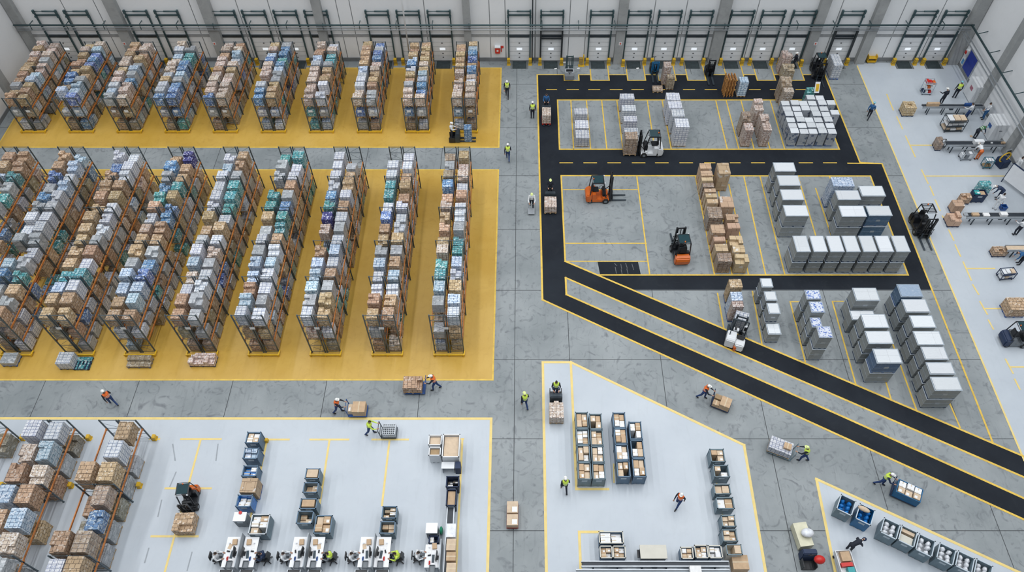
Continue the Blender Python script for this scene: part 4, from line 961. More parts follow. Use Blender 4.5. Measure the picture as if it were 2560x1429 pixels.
x, y, w_, d, z = tb(2084, 2139, 441.5, 465, z=2.32); load('l', x, y, 0, w_ - .05, d - .05, 2.3, 'pale blue film-wrapped block behind grey-green crates', 'loads among the crates', var=0, pm=blueM, pn='blue')
crates((2172, 2233.7, 513, 540.3, 2.32), True, 'blue crate with rounded lid beside front grey-green crate', 'b'); crates((2154, 2216.8, 463.5, 491.2, 2.0), True, 'grey crate with dark corner hole behind the blue crate')
sx = ((1991.8, 2028.3), (2034.6, 2070.7), (2076, 2112.7), (2117, 2152), (2159, 2195), (2200, 2236), (2241, 2278))
for i, (a, b) in enumerate(sx): crates((a, b, 589, 629.5, 2.3), True, '%s crate from the brown cartons in the row of seven' % ORD[i + 1], 'g')
# lower right stacks
ax, ay = local(f4, .0, .90); load('w', ax, ay, .16, .85, .65, 1.35, 'white mixed load raised on the forks of white reach truck', 'loads carried by trucks', f4.rotation_euler.z, 0, pm=blueM, pn='blue')
for i, q in enumerate(((1832, 1861, 750, 767, 1.75), (1829.5, 1859, 728, 751, 1.8), (1826, 1858, 696, 718, 1.85))):
    stack('plk'[i], q, '%s mixed load of the narrow row above the white reach truck' % ('front', 'middle', 'rear')[i], 'narrow mixed row', var=0, pm=blueM, pn='blue')
crates((1921, 1954, 807, 836, 1.02), False, 'single low front crate of slim grey row'); crates((1921, 1954, 756, 785.4, 1.95), True, 'second crate of slim grey row'); crates((1913.6, 1945.8, 726.7, 752.5, 1.95), True, 'third crate of slim grey row'); crates((1904, 1935, 694, 719, 1.95), True, 'rear crate of slim grey row')
patM = cartons('blue_print_lid', (.62, .66, .72), (.58, .62, .70), (.5, .55, .66), (.10, .18, .45), .28, .2, .2, vary=.05, ascale=14)
crates((2048, 2084, 815, 844, 2.7), True, 'tall front crate with blue printed lid', lidm=patM); crates((2030, 2058, 798 - 6, 819, 2.2), True, 'lower second crate with blue printed lid', lidm=patM)
crates((2028.7, 2064, 753, 781.4, 2.6), True, 'third crate with blue printed lid', lidm=patM); crates((2018, 2055, 723.5, 749, 2.6), True, 'rear crate with blue printed lid', lidm=patM)
crates((2192, 2257.6, 871.4, 908, 2.35), True, 'front crate of broad row, blue body under white lid', 'b', 'g'); crates((2170.7, 2236, 826, 860, 2.35), True, 'second crate of broad row with white lid', 'g', 'g')
crates((2160.6, 2224.9, 784.5, 819.8, 2.35), True, 'third crate of broad row with white lid'); 
crates((2130, 2192, 775, 800, 1.5), False, 'low open-sided crate of broad row behind the third', 'g'); crates((2140.5, 2201, 719, 751.7, 2.35), True, 'rear ribbed cardboard crate of broad row', 'g')
for i, q in enumerate(((2338, 2407.5, 940.7, 977.2, 2.2), (2325.6, 2390, 904, 937, 2.2), (2311.8, 2374.8, 865, 900, 2.2), (2294, 2362, 827, 862.6, 2.2), (2282.8, 2343.3, 787, 820, 2.2), (2265, 2327, 747, 781, 2.2), (2252.6, 2309.3, 710, 742.5, 2.2))):
    crates(q, True, '%s crate from the front in the long outermost crate row' % ORD[i + 1], 'b' if i == 6 else 'g', 'g', lidm=lidB if i == 6 else None)
# loads left on the yellow floor before the middle racks
G5 = 'loads left in front of the middle racks'
stack('g', (-3, 34, 880, 907, 917), 'flat grey and white load at the photo edge before middle racks', G5, var=0, pm=blueM, pn='blue')
o = stack('w', (135, 173, 878, 909, 925), 'square white box load beside low green-white load on yellow floor', G5, var=0, pm=navyM, pn='navy')
stack('t', (181, 220, 890, 922, 926), 'low green and white load beside the square white box', G5, var=2, pm=navyM, pn='navy')
stack('q', (311, 370, 886, 911, 921), 'brown mixed carton load before the third visible middle rack', G5, var=1, pm=blueM, pn='blue'); stack('p', (467, 532, 880, 906, 918), 'white and brown carton load before the fourth visible middle rack', G5, var=2, pm=navyM, pn='navy')
# yellow things by the dock wall
x, y = P(2177, 159); t = thing('tool_trolley', 'yellow wheeled tool trolley against wall beside the last column', 'trolley', (x, y + .25, 0))
obj('frame', MB().b0(-.4, .4, -.25, .25, .12, .16).b0(-.4, .4, -.25, .25, .5, .54).b0(-.4, -.36, -.25, .25, .12, .75).b0(.36, .4, -.25, .25, .12, .75).b0(-.4, .4, .2, .25, .5, .8), yel, t)
for sx_ in (-.3, .3):
    for sy in (-.18, .18): wheel(t, sx_, sy, .06, .04)
x, y = P(1453, 153); t = thing('barrier_stand', 'yellow upright barrier with wooden box between two docks', 'barrier', (x, 56.3, 0))
obj('post', MB().b0(.08, .18, -.05, .05, 0, 1.15), yel, t); obj('box', MB().b0(-.25, .05, -.12, .12, .3, .85), plain('mustard_box', (.35, .22, .04), .6), t); obj('base', MB().b0(-.3, .25, -.15, .15, 0, .06), yel, t)
for px, py, lb in ((1411, 156, 'small white cup on concrete by the stacker'), (1389, 172, 'flat white sheet on concrete left of the stacker'), (1446, 171, 'small white scrap right of the stacker'), (1594, 171, 'white scrap in front of the column dock')):
    x, y = P(px, py); o = obj('paper_scrap', MB().b0(-.12, .12, -.07, .07, .008, .02), paperM, None, .003, loc=(x, y, .004), rz=.3); tag(o, lb, 'paper', 'litter by the docks')
# ------------------------------------------------------------------ people: one continuous skin each
skinM = plain('skin', (.45, .26, .18), .55, 0, .05); hairM = plain('hair', (.03, .02, .015), .7)
shoeM = plain('shoe', (.015, .015, .018), .6)
hiY = plain('hi_vis_yellow', (.62, .80, .10), .6, 0, .06); hiO = plain('hi_vis_orange', (.80, .16, .03), .6, 0, .06); stripeM = plain('reflective', (.75, .75, .72), .4)
helmW = plain('helmet_white', (.82, .82, .80), .3, 0, .02); helmY = plain('helmet_yellow', (.75, .85, .35), .3, 0, .02); helmB = plain('cap_blue', (.25, .55, .65), .5)
jeans = plain('jeans', (.02, .05, .16), .8); darkC = plain('dark_cloth', (.012, .016, .028), .8); whiteC = plain('white_cloth', (.72, .74, .76), .8, 0, .06); greyC = plain('grey_cloth', (.2, .22, .24), .8); blueC = plain('blue_cloth', (.02, .10, .25), .8)
def pose(kind):
    J = dict(pel=(0, 0, .95), wa=(0, 0, 1.10), ch=(0, 0, 1.30), ne=(0, .0, 1.46), hb=(0, .02, 1.54), hd=(0, .03, 1.63))
    for s, n in ((-1, 'L'), (1, 'R')):
        J.update({'hp'+n: (s*.09, 0, .92), 'kn'+n: (s*.10, .01, .50), 'an'+n: (s*.10, -.01, .09), 'to'+n: (s*.11, .15, .035),
                  'sh'+n: (s*.18, 0, 1.40), 'el'+n: (s*.24, -.02, 1.12), 'wr'+n: (s*.25, .08, .88), 'ha'+n: (s*.25, .11, .80)})
    def setp(**k): J.update(k)
    if kind == 'walk':
        setp(knL=(-.09, .16, .52), anL=(-.09, .26, .10), toL=(-.09, .41, .05), knR=(.09, .02, .50), anR=(.09, -.30, .14), toR=(.09, -.17, .035),
             elL=(-.24, -.10, 1.13), wrL=(-.24, -.12, .88), haL=(-.24, -.11, .79), elR=(.24, .02, 1.12), wrR=(.23, .20, .93), haR=(.23, .26, .86))
    if kind == 'push':
        J.update({k: (v[0], v[1] + (v[2] - .9) * .16, v[2] - .02) for k, v in J.items() if v[2] > 1.0})
        setp(knL=(-.10, .14, .50), anL=(-.10, .14, .09), toL=(-.10, .29, .035), knR=(.10, -.10, .50), anR=(.10, -.34, .13), toR=(.10, -.21, .035),
             elL=(-.25, .28, 1.10), wrL=(-.20, .48, 1.04), haL=(-.18, .56, 1.04), elR=(.25, .28, 1.10), wrR=(.20, .48, 1.04), haR=(.18, .56, 1.04))
    if kind == 'sit':
        J.update({k: (v[0], v[1] + .03, v[2] - .42) for k, v in J.items() if v[2] > .85})
        setp(pel=(0, 0, .53), hpL=(-.09, .02, .53), hpR=(.09, .02, .53), knL=(-.12, .42, .55), knR=(.12, .42, .55), anL=(-.12, .42, .10), anR=(.12, .42, .10), toL=(-.12, .56, .04), toR=(.12, .56, .04),
             elL=(-.25, .14, .74), wrL=(-.20, .36, .78), haL=(-.17, .44, .795), elR=(.25, .14, .74), wrR=(.20, .36, .78), haR=(.17, .44, .795), hb=(0, .09, 1.12), hd=(0, .13, 1.20))
    if kind == 'bend':
        setp(wa=(0, .10, 1.04), ch=(0, .30, 1.10), ne=(0, .44, 1.14), hb=(0, .50, 1.15), hd=(0, .60, 1.14), shL=(-.18, .38, 1.08), shR=(.18, .38, 1.08),
             elL=(-.22, .44, .84), wrL=(-.18, .50, .66), haL=(-.17, .52, .58), elR=(.22, .48, .84), wrR=(.18, .58, .68), haR=(.17, .61, .60), pel=(0, -.06, .93), hpL=(-.09, -.05, .92), hpR=(.09, -.05, .92))
    if kind == 'drive':
        setp(elL=(-.25, .08, 1.14), wrL=(-.18, .32, 1.12), haL=(-.15, .40, 1.13), elR=(.25, .08, 1.14), wrR=(.18, .32, 1.12), haR=(.15, .40, 1.13))
    if kind == 'reach':
        setp(elL=(-.23, .14, 1.16), wrL=(-.20, .40, 1.08), haL=(-.18, .48, 1.05), knL=(-.10, .08, .5), hd=(0, .07, 1.61))
    return J
SKIN_, SHIRT, PANTS, SHOE, HAIR = range(5)
PB = {}
def body(kind):
    if kind in PB: return PB[kind]
    J = {k: Vector(v) for k, v in pose(kind).items()}; B = []
    def bone(a, b, ra, rb, m, fl=1.0): B.append((J[a], J[b], ra, rb, m, fl))
    bone('pel', 'wa', .135, .13, PANTS); bone('wa', 'ch', .135, .155, SHIRT); bone('ch', 'ne', .15, .075, SHIRT); bone('ne', 'hb', .058, .056, SKIN_)
    for n in 'LR':
        bone('hp'+n, 'kn'+n, .095, .065, PANTS); bone('kn'+n, 'an'+n, .066, .045, PANTS); bone('an'+n, 'to'+n, .050, .038, SHOE)
        bone('ch', 'sh'+n, .10, .068, SHIRT); bone('sh'+n, 'el'+n, .062, .048, SHIRT); bone('el'+n, 'wr'+n, .046, .034, SHIRT); bone('wr'+n, 'ha'+n, .030, .036, SKIN_)
    mb = MB()
    for a, b, ra, rb, m, fl in B:
        mb.tube(a, b, ra, rb, 0, 12); mb.ell(a, ra * 1.0, 0, 10); mb.ell(b, rb * 1.0, 0, 10)
    hd = J['hd']; mb.ell(hd, (.074, .092, .112), 0, 14); mb.tube(J['hb'], hd, .055, .05, 0)
    me = mb.mesh('tmp', [skinM]); o = bpy.data.objects.new('tmp', me); C.objects.link(o)
    md = o.modifiers.new('r', 'REMESH'); md.mode = 'VOXEL'; md.voxel_size = .020
    sm_ = o.modifiers.new('s', 'SMOOTH'); sm_.iterations = 2; sm_.factor = .5
    dg = bpy.context.evaluated_depsgraph_get(); ev = o.evaluated_get(dg); r = bpy.data.meshes.new_from_object(ev)
    bpy.data.objects.remove(o)
    vs = [v.co.copy() for v in r.vertices]; fs = [list(p.vertices) for p in r.polygons]; ns = [p.normal.copy() for p in r.polygons]
    hat = hd + Vector((0, -.01, .0)); ms = []; vest = []
    fwd = Vector((0, 1, 0)); up = (J['hd'] - J['ne']).normalized()
    for p in r.polygons:
        c = p.center; best = None
        for a, b, ra, rb, m, fl in B:
            d = b - a; t = max(0, min(1, (c - a).dot(d) / d.length_squared)); dist = (c - (a + d * t)).length - (ra + (rb - ra) * t)
            if best is None or dist < best[0]: best = (dist, m, a, b)
        dh = (c - hd).length - .095
        m = best[1]
        if dh < best[0]: m = HAIR if (c - hd).dot(up) > .03 or (c - hd).y < -.035 else SKIN_
        ms.append(m)
        tors = m == SHIRT and (best[2] in (J['wa'], J['ch'])) 
        if (tors and best[3] not in (J['shL'], J['shR']) or (tors and abs(c.x) < .17)) and dh > .06: vest.append(p.index)
    out = MB(); out.v = [tuple(v) for v in vs]; out.f = fs; out.m = ms; out.sm = [True] * len(fs)
    # face and fingers
    fw = Vector((0, 1, 0)) if kind != 'bend' else Vector((0, .75, -.66)); fu = Vector((0, 0, 1)) if kind != 'bend' else Vector((0, .66, .75))
    for s in (-1, 1):
        out.ell(hd + fw * .083 + Vector((s * .03, 0, 0)) + fu * .012, .011, HAIR, 8); out.ell(hd + Vector((s * .075, 0, 0)), (.012, .02, .032), SKIN_, 8)
    out.tube(hd + fw * .085 + fu * .01, hd + fw * .112 - fu * .022, .008, .016, SKIN_, 8); out.box(hd + fw * .088 - fu * .05, (.045, .012, .010), HAIR)
    for n, s in (('L', -1), ('R', 1)):
        a, w0 = J['ha'+n], J['wr'+n]; d = (a - w0).normalized(); side = Vector((1, 0, 0)) if abs(d.x) < .8 else Vector((0, 1, 0)); pal = d.cross(side).normalized()
        for k, ln in enumerate((.062, .074, .070, .055)):
            b0_ = a + d * .012 + side * (k - 1.5) * .019; b1 = b0_ + d * ln * .62 + pal * .004; b2 = b1 + d * ln * .4 + pal * .022
            out.tube(b0_, b1, .0095, .0085, SKIN_, 6); out.tube(b1, b2, .0085, .0065, SKIN_, 6)
        b0_ = a - d * .02 - side * s * .026; b1 = b0_ - side * s * .022 + d * .028; out.tube(b0_, b1, .011, .009, SKIN_, 6); out.tube(b1, b1 + d * .026 - side * s * .004, .009, .007, SKIN_, 6)
    me = out.mesh('person', [skinM, darkC, jeans, shoeM, hairM])
    # vest: torso skin pushed outward
    vb = MB(); idx = {}
    vn = [v.normal.copy() for v in r.vertices]
    zs = [r.polygons[i].center for i in vest]; ax = (J['ne'] - J['pel']).normalized(); tlen = (J['ne'] - J['pel']).length
    for i in vest:
        f = []
        for q in r.polygons[i].vertices:
            if q not in idx: idx[q] = len(vb.v); vb.v.append(tuple(vs[q] + vn[q] * .016))
            f.append(idx[q])
        t = (r.polygons[i].center - J['pel']).dot(ax) / tlen
        vb.f.append(f); vb.m.append(1 if .36 < t < .44 or .58 < t < .66 else 0); vb.sm.append(True)
    vm = vb.mesh('vest', [hiY, stripeM])
    hb = MB().ell(hd + up * .025, (.098, .115, .10), 0, 14, 0.0, 1.0).ell(hd + up * .030 + fw * .03, (.108, .145, .014), 0, 14).bar(hd + up * .11 - fw * .07, hd + up * .128 + fw * .05, .02)
    hm = hb.mesh('helmet', [helmW])
    PB[kind] = (me, vm, hm); return PB[kind]
NP = [0]
def person(kind, x, y, rz, label, shirt=darkC, pants=jeans, vest=None, helm=helmW, z=0.0, group=None, hair=None, sk=None):
    me, vm, hm = body(kind); x = min(x, XR - .5)
    o = bpy.data.objects.new('person', me); C.objects.link(o); o.location = (x, y, z); o.rotation_euler.z = rz
    tag(o, label, 'person', group or 'warehouse workers')
    for i, m in ((1, shirt), (2, pants)):
        o.material_slots[i].link = 'OBJECT'; o.material_slots[i].material = m
    for nm, mm, c in (('vest', vm, vest), ('helmet', hm, helm)):
        if c is None: continue
        q = bpy.data.objects.new(nm, mm); C.objects.link(q); q.parent = o
        q.material_slots[0].link = 'OBJECT'; q.material_slots[0].material = c
    return o
def pp_(kind, px, py, rz, label, **k): x, y = P(px, py); return person(kind, x, y, rz, label, **k)
pp_('walk', 1268, 242, PI, 'person in dark clothes and yellow-green vest walking beside the back yellow zone', shirt=darkC, pants=darkC, vest=hiY)
pp_('walk', 1270, 401, 0, 'person in white helmet, yellow-green vest and blue jeans walking up the aisle between rack blocks', vest=hiY)
pp_('stand', 1331, 296, .05, 'person in yellow-green vest and black trousers at the corner of black road', shirt=darkC, pants=darkC, vest=hiY)
pp_('push', 1329, 519, PI, 'person in pale jacket and yellow helmet pushing small grey trolley', shirt=whiteC, pants=darkC, vest=None, helm=helmY)
pp_('walk', 2168, 297, -.6, 'person in navy work clothes walking on concrete beside the black road', shirt=blueC, pants=darkC, vest=None, helm=helmB)
pp_('walk', 287, 1011, .9, 'person in orange vest and blue trousers striding across the empty concrete aisle', vest=hiO)
x, y = local(cartB, 0, -1.30); person('push', x, y, cartB.rotation_euler.z, 'person in orange vest leaning on blue cart of small cartons', vest=hiO, shirt=darkC)
x, y = local(cartA, 0, -1.20); person('push', x, y, cartA.rotation_euler.z, 'person in orange-yellow vest pushing blue cart with one big carton', vest=hiO)
x, y = local(cartC, 0, -1.10); person('push', x, y, cartC.rotation_euler.z, 'person without helmet in yellow-green jacket pushing small wire cart', vest=hiY, shirt=hiY, helm=None)
pp_('walk', 1312, 1017, .35, 'person in yellow-green vest and helmet standing near the central white zone corner', vest=hiY, helm=helmY)
pp_('walk', 1411, 1226, .1, 'person with white helmet and yellow-green vest walking in central white zone', vest=hiY, pants=darkC)
pp_('walk', 1693, 1262, PI - .7, 'person in orange vest with white helmet striding across central white zone', vest=hiO, pants=jeans)
x, y = local(cartD, 0, -1.20); person('push', x, y, cartD.rotation_euler.z, 'person in orange vest pushing dark cart with two brown cartons', vest=hiO)
x, y = local(cartE, 0, -1.35); person('push', x, y, cartE.rotation_euler.z, 'person in yellow-green vest pushing cart with long white load', vest=hiY, helm=helmY)
x, y = local(cartF, 0, -1.37); person('push', x, y, cartF.rotation_euler.z, 'person in yellow-green vest leaning hard on tub cart', vest=hiY, shirt=navyM, helm=helmW)
for t, lab, kw in ((t1, 'person in pale blue sleeves driving truck with pink cartons', dict(shirt=ST['l'] and blueC, pants=darkC, helm=None)),
                   (t2, 'person in dark clothes with yellow stripes driving the pale flat load truck', dict(shirt=darkC, pants=darkC, vest=None, helm=helmY)),
                   (t3, 'person in yellow-green vest driving ride-on truck into central white zone', dict(vest=hiY, helm=None))):
    x, y = local(t, 0, -.76); person('drive', x, y, t.rotation_euler.z, lab, z=.14, **kw)
x, y = local(t5, 0, -.76); person('drive', x, y, t5.rotation_euler.z, 'person in white top riding truck with blue crate stack before last back rack', shirt=whiteC, pants=darkC, vest=None, helm=helmW, z=.14)
pp_('bend', 2118, 1375, -1.2, 'person in black bending over the white parts cart', shirt=darkC, pants=darkC, vest=None, helm=navyM)
pp_('reach', 2350, 262, .3, 'person in dark clothes and white cap beside the upper conveyor', shirt=darkC, pants=darkC, vest=None)
pp_('stand', 2384, 245, -.3, 'person with blue helmet and yellow-green vest standing before the first white cabinet', vest=hiY, shirt=darkC, pants=darkC, helm=helmB)
# ------------------------------------------------------------------ open bins with cartons
BM = {}
def open_bin(x, y, w, d, h, rz, label, group, c=bluecage, rim=bluecage, kind='pallet_box', cat='bin', feet=True, plate=True, posts=False):
    key = (round(w, 2), round(d, 2), round(h, 2), c.name, rim.name, posts)
    if key not in BM:
        b = MB().shell(-w/2 + .02, w/2 - .02, -d/2 + .02, d/2 - .02, .1, h - .03, .035).mesh('pallet_box', c)
        r = MB()
        for s in (-1, 1): r.b0(s*(w/2 - .025) - .025, s*(w/2 - .025) + .025, -d/2, d/2, h - .05, h); r.b0(-w/2, w/2, s*(d/2 - .025) - .025, s*(d/2 - .025) + .025, h - .05, h)
        if posts:
            for sx in (-1, 1):
                for sy in (-1, 1): r.b0(sx*(w/2 - .02) - .02, sx*(w/2 - .02) + .02, sy*(d/2 - .02) - .02, sy*(d/2 - .02) + .02, .05, h + .08)
        r = r.mesh('rim', rim)
        f = MB()
        for s in (-1, 0, 1): f.b0(s*(w/2 - .1) - .06, s*(w/2 - .1) + .06, -d/2 + .03, d/2 - .03, 0, .1)
        f.b0(-w/2 + .05, w/2 - .05, -d/2 + .06, d/2 - .06, .05, .099)
        p = MB().b0(-.16, .16, -d/2 + .005, -d/2 + .02, h * .68, h * .82).mesh('label_plate', rimM)
        BM[key] = (b, r, f.mesh('skid', c), p)
    b, r, f, p = BM[key]
    o = bpy.data.objects.new(kind, b); C.objects.link(o); o.location = (x, y, 0); o.rotation_euler.z = rz; tag(o, label, cat, group)
    for nm, me in (('rim', r), ('skid', f)) + ((('label_plate', p),) if plate else ()):
        q = bpy.data.objects.new(nm, me); C.objects.link(q); q.parent = o
    return o
POSW = {(0, 0): 'front left', (1, 0): 'front right', (0, 1): 'middle left', (1, 1): 'middle right', (0, 2): 'back left', (1, 2): 'back right'}
def contents(bx, w, d, h, lab, nx=2, ny=2, fill=.7, mats=None, seed=0):
    rnd = random.Random(seed); iw, id_ = w - .14, d - .14
    for i in range(nx):
        for j in range(ny):
            if rnd.random() < .08: continue
            cw, cd = iw / nx * rnd.uniform(.84, .96), id_ / ny * rnd.uniform(.84, .96)
            top = h * rnd.uniform(fill - .08, min(1.06, fill + .22)); 
            ax, ay = local(bx, -iw/2 + iw * (i + .5) / nx, -id_/2 + id_ * (j + .5) / ny)
            m = (mats or [kraftP, kraftL, kraftP, kraftL, paperM])[rnd.randrange(len(mats) if mats else 5)]
            pos = POSW[(i, j if ny != 2 else j * 2)] if nx == 2 else ('front', 'middle', 'back')[j if ny == 3 else j * 2]
            nmcol = 'white' if m is paperM else ('pale brown' if m is kraftL else 'brown')
            carton(ax, ay, .137, cw, cd, top - .137, '%s carton at %s of %s' % (nmcol, pos, lab), 'cartons in the open bins', bx.rotation_euler.z, m, rnd.choice((0, 1, 2, 2)))
def tb2(xl, xr, yb, yf, z): return tb(xl, xr, yb, yf, z=z)[:4]
# central white zone: two blocks of open steel boxes
def block(px_front, ynf, yb, yf, z, names, grp, c, n0):
    for ci, (a, b) in enumerate(px_front):
        X0, Yf = P(a, yf, z); X1, _ = P(b, yf, z); Yb = GY(yb[ci], z); n = ynf[ci]; d = (Yb - Yf) / n
        for r_ in range(n):
            lab = names % (ORD[r_ + 1], ('left', 'right')[ci])
            o = open_bin((X0 + X1) / 2, Yf + d * (r_ + .5), X1 - X0, d - .03, z, 0, 'open steel box, ' + lab, grp, c, c, posts=True)
            contents(o, X1 - X0, d - .03, z, lab, 2, 2, .88, seed=n0 + ci * 10 + r_)
block(((1445.5, 1479), (1482, 1515)), (4, 4), (1029, 1033), 1198, 1.12, '%s row, %s line of yellow-outlined block', 'box block on the yellow outline', binblue, 100)
block(((1544, 1577), (1584, 1617)), (4, 3), (1030, 1053), 1192, 1.12, '%s row, %s line of blue block', 'blue box block', bluecage, 150)
# column of bins at the edge of the central white zone
for i, q in enumerate(((1778, 1815, 1121, 1154), (1786.4, 1825.9, 1161, 1192.5), (1787, 1829, 1208, 1235), (1792, 1839.5, 1241, 1271.4), (1806, 1842, 1286, 1316), (1808, 1846, 1322, 1353), (1817.7, 1858.5, 1359, 1387))):
    x, y, w_, d = tb2(*q, .97); w_ = min(w_, 1.0); lab = '%s open box down the edge column' % ORD[i + 1]
    o = open_bin(x, y, w_ - .02, d - .02, .97, 0, lab, 'edge column of open boxes', binblue if i != 6 else beigeM, binblue, posts=i in (0, 1, 4, 5)); contents(o, w_ - .02, d - .02, .97, lab, 2, 1 if i in (2, 3, 6) else 2, .85, seed=200 + i)
for i, (q, lab) in enumerate((((1498, 1560, 1327, 1357.6), 'wide open box with two white boards at yellow corner'), ((1500.5, 1532.5, 1363, 1394.5), 'open box of small cartons before conveyor, beside yellow corner'), ((1533.5, 1565.7, 1363, 1394.5), 'open box with one flat carton before conveyor'), ((1704, 1735.5, 1366, 1396), 'open box right of the beige table top'), ((1739.5, 1773, 1361, 1394.5), 'open box of mixed cartons before the belt'), ((1774, 1808, 1362, 1394.5), 'open box with long white carton before the belt'))):
    x, y, w_, d = tb2(*q, .9); o = open_bin(x, y, w_, d, .9, 0, lab, 'open boxes before the conveyor', bluecage, beigeM, plate=False); contents(o, w_, d, .9, lab.replace('open ', ''), 2, 2, .72, seed=230 + i, mats=[paperM, kraftP, kraftL] if i else [paperM])
x, y, w_, d = tb2(1602, 1669, 1361, 1395.4, .9); t = thing('covered_cart', 'long beige-topped cart standing before the dark belt conveyor', 'cart', (x, y, 0))
obj('top', MB().b0(-w_/2, w_/2, -d/2, d/2, .82, .9), beigeM, t, .01); obj('body', MB().b0(-w_/2 + .05, w_/2 - .05, -d/2 + .05, d/2 - .05, .15, .82), greyM, t); obj('handle', MB().b0(-w_/2 - .12, -w_/2 + .05, -.2, .2, .5, .6), blackM, t)
for sx in (-1, 1):
    for sy in (-1, 1): wheel(t, sx*(w_/2 - .15), sy*(d/2 - .12), .075, .05)
# conveyors
def conveyor(label, x0, x1, y0, y1, z, belt=None, n=4, side=lsteel, axis='x', grp='belt conveyors'):
    t = thing('belt_conveyor', label, 'conveyor', ((x0 + x1) / 2, (y0 + y1) / 2, 0), 0, grp); a, b = (x1 - x0) / 2, (y1 - y0) / 2
    obj('belt', MB().b0(-a + .02, a - .02, -b + .07, b - .07, z - .06, z), belt or plain('belt', (.018, .025, .035), .5), t, .01)
    for s in (-1, 1):
        if axis == 'x': obj('side_rail', MB().b0(-a, a, s*(b - .035) - .03, s*(b - .035) + .03, z - .14, z + .04), side, t)
        else: obj('side_rail', MB().b0(s*(a - .035) - .03, s*(a - .035) + .03, -b, b, z - .14, z + .04), side, t)
    for k in range(n):
        f = (k + .5) / n * 2 - 1
        for s in (-1, 1):
            lx, ly = (f * a, s * (b - .08)) if axis == 'x' else (s * (a - .08), f * b)
            obj('leg', MB().b0(lx - .03, lx + .03, ly - .03, ly + .03, 0, z - .1), dsteel, t)
        if axis == 'x': obj('roller', MB().tube((f*a, -b + .08, z - .09), (f*a, b - .08, z - .09), .03), dsteel, t)
    obj('motor', MB().b0(-.15, .15, -.12, .12, z - .4, z - .15), dsteel, t, .02)
    return t
x0, y1 = P(1453, 1401, .85); x1, y0 = P(1823, 1414, .85)
conveyor('long dark belt conveyor along the bottom of central white zone', x0, x1, y0 - .05, y1, .85, n=6)
conveyor('second belt conveyor lying nearest the camera, grey framed', x0 - .3, x1, y0 - .7, y0 - .15, .8, plain('pale_belt', (.22, .25, .28), .5), 6, lsteel)
carton(P(1843, 1415)[0] + .05, 12.75, 0, .85, .75, .6, 'big plain carton at the end of long dark belt conveyor', None, 0, kraftP, 1)
x, y = P(1737, 1420, .9); o = obj('paper_stack', MB().b0(-.3, .3, -.35, .1, 0, .25), [paperM], None, .01, loc=(x, y, .84)); tag(o, 'white paper stack lying on the belt conveyor at bottom edge', 'paper')
x0, _ = P(1117, 1270, .7); x1, _ = P(1137, 1270, .7)
conveyor('narrow grey conveyor running down beside the yellow line', x0, x1, 12.0, GY(1266, .7), .7, n=5, axis='y')
for i, (a, b, m, lb) in enumerate(((1308, 1343, whitebag, 'white film-wrapped carton'), (1346, 1376, kraftL, 'pale carton'), (1379, 1402, kraftP, 'brown carton'), (1406, 1436, kraftL, 'long pale carton'))):
    x, y, w_, d = tb2(1116, 1138, a, b, 1.05); carton(x, y, .745, .50, d - .03, .36, lb + ' %s on the narrow grey conveyor' % ('first', 'second', 'third', 'last')[i], 'cartons on narrow conveyor', 0, m, 1 if i else 0)
x, y, w_, d = tb2(1114, 1147, 1189, 1217, 1.0); o = open_bin(x, y, w_, d, 1.0, 0, 'navy open box with white parts above the narrow conveyor', None, navyM, navyM); contents(o, w_, d, 1.0, 'navy box', 2, 2, .5, [paperM, darkC, greyC], 301)
x, y, w_, d = tb2(1114, 1140, 1221, 1263, 1.0); t = open_bin(x, y, w_, d, 1.0, 0, 'open tray with brown carton between navy box and narrow conveyor', None, navyM, navyM); carton(x, y, .137, w_ - .17, d - .17, .70, 'flat brown carton filling the tray', 'cartons in the open bins', 0, kraftP, 0)
# tall white-edged boxes
for i, (q, z, lb) in enumerate((((1104, 1147.5, 1084, 1142), 1.25, 'large white-edged open case with brown floor'), ((1070, 1103, 1086, 1112), 1.15, 'smaller white-edged open case beside the large one'), ((1071, 1101, 1116, 1138), 1.1, 'low white-edged case with olive carton'))):
    x, y, w_, d = tb2(*q, z); o = open_bin(x, y, w_, d, z, 0, lb, 'white-edged cases', whiteM, whiteM, plate=False); carton(x, y, .137, w_ - .17, d - .17, z * .72, 'brown carton filling the ' + lb.split(' with')[0].split(' beside')[0], 'cartons in the open bins', 0, kraftL if i < 2 else kraftD, 0)
x, y = P(1128, 1170); t = thing('side_table', 'small white table with dark cabinet under large white-edged case', 'table', (x, y - .15, 0))
obj('top', MB().b0(-.5, .25, -.18, .22, .70, .74), whiteM, t); obj('cabinet', MB().b0(.3, .6, -.2, .22, 0, .8), navyM, t)
for sx in (-.45, .2): obj('leg', MB().b0(sx - .02, sx + .02, -.15, .18, 0, .7), lsteel, t)
# bins of front white zone
G = 'boxes beside the yellow tick lines'
def binq(q, z, lab, c, rim, posts=False, fill=.75, nx=2, ny=2, seed=0, mats=None, cont=True):
    x, y, w_, d = tb2(*q, z); o = open_bin(x, y, w_, d, z, 0, lab, G, c, rim, posts=posts)
    if cont: contents(o, w_, d, z, lab.replace('open ', ''), nx, ny, fill, mats, seed)
    return o
binq((612, 647, 1079, 1107), 1.15, 'topmost open cage of white-pink cartons near the yellow tick', bluecage, bluecage, True, .98, 2, 2, 11, [paperM, kraftL])
binq((606, 643, 1119, 1146), 1.1, 'second cage of pale blue cartons below the topmost', bluecage, bluecage, True, .95, 2, 2, 12, [ST['l']])
binq((603, 640, 1163, 1190), .95, 'third cage with blue and white bags', bluecage, bluecage, True, .7, 2, 2, 13, [bluebag, whitebag, bluebag])
x, y, w_, d = tb2(597, 637.5, 1193, 1231, 1.1); load('K', x, y, 0, w_ - .03, d - .05, 1.1, 'plain kraft covered pallet between cages', G, var=0, pm=blueM, pn='blue')
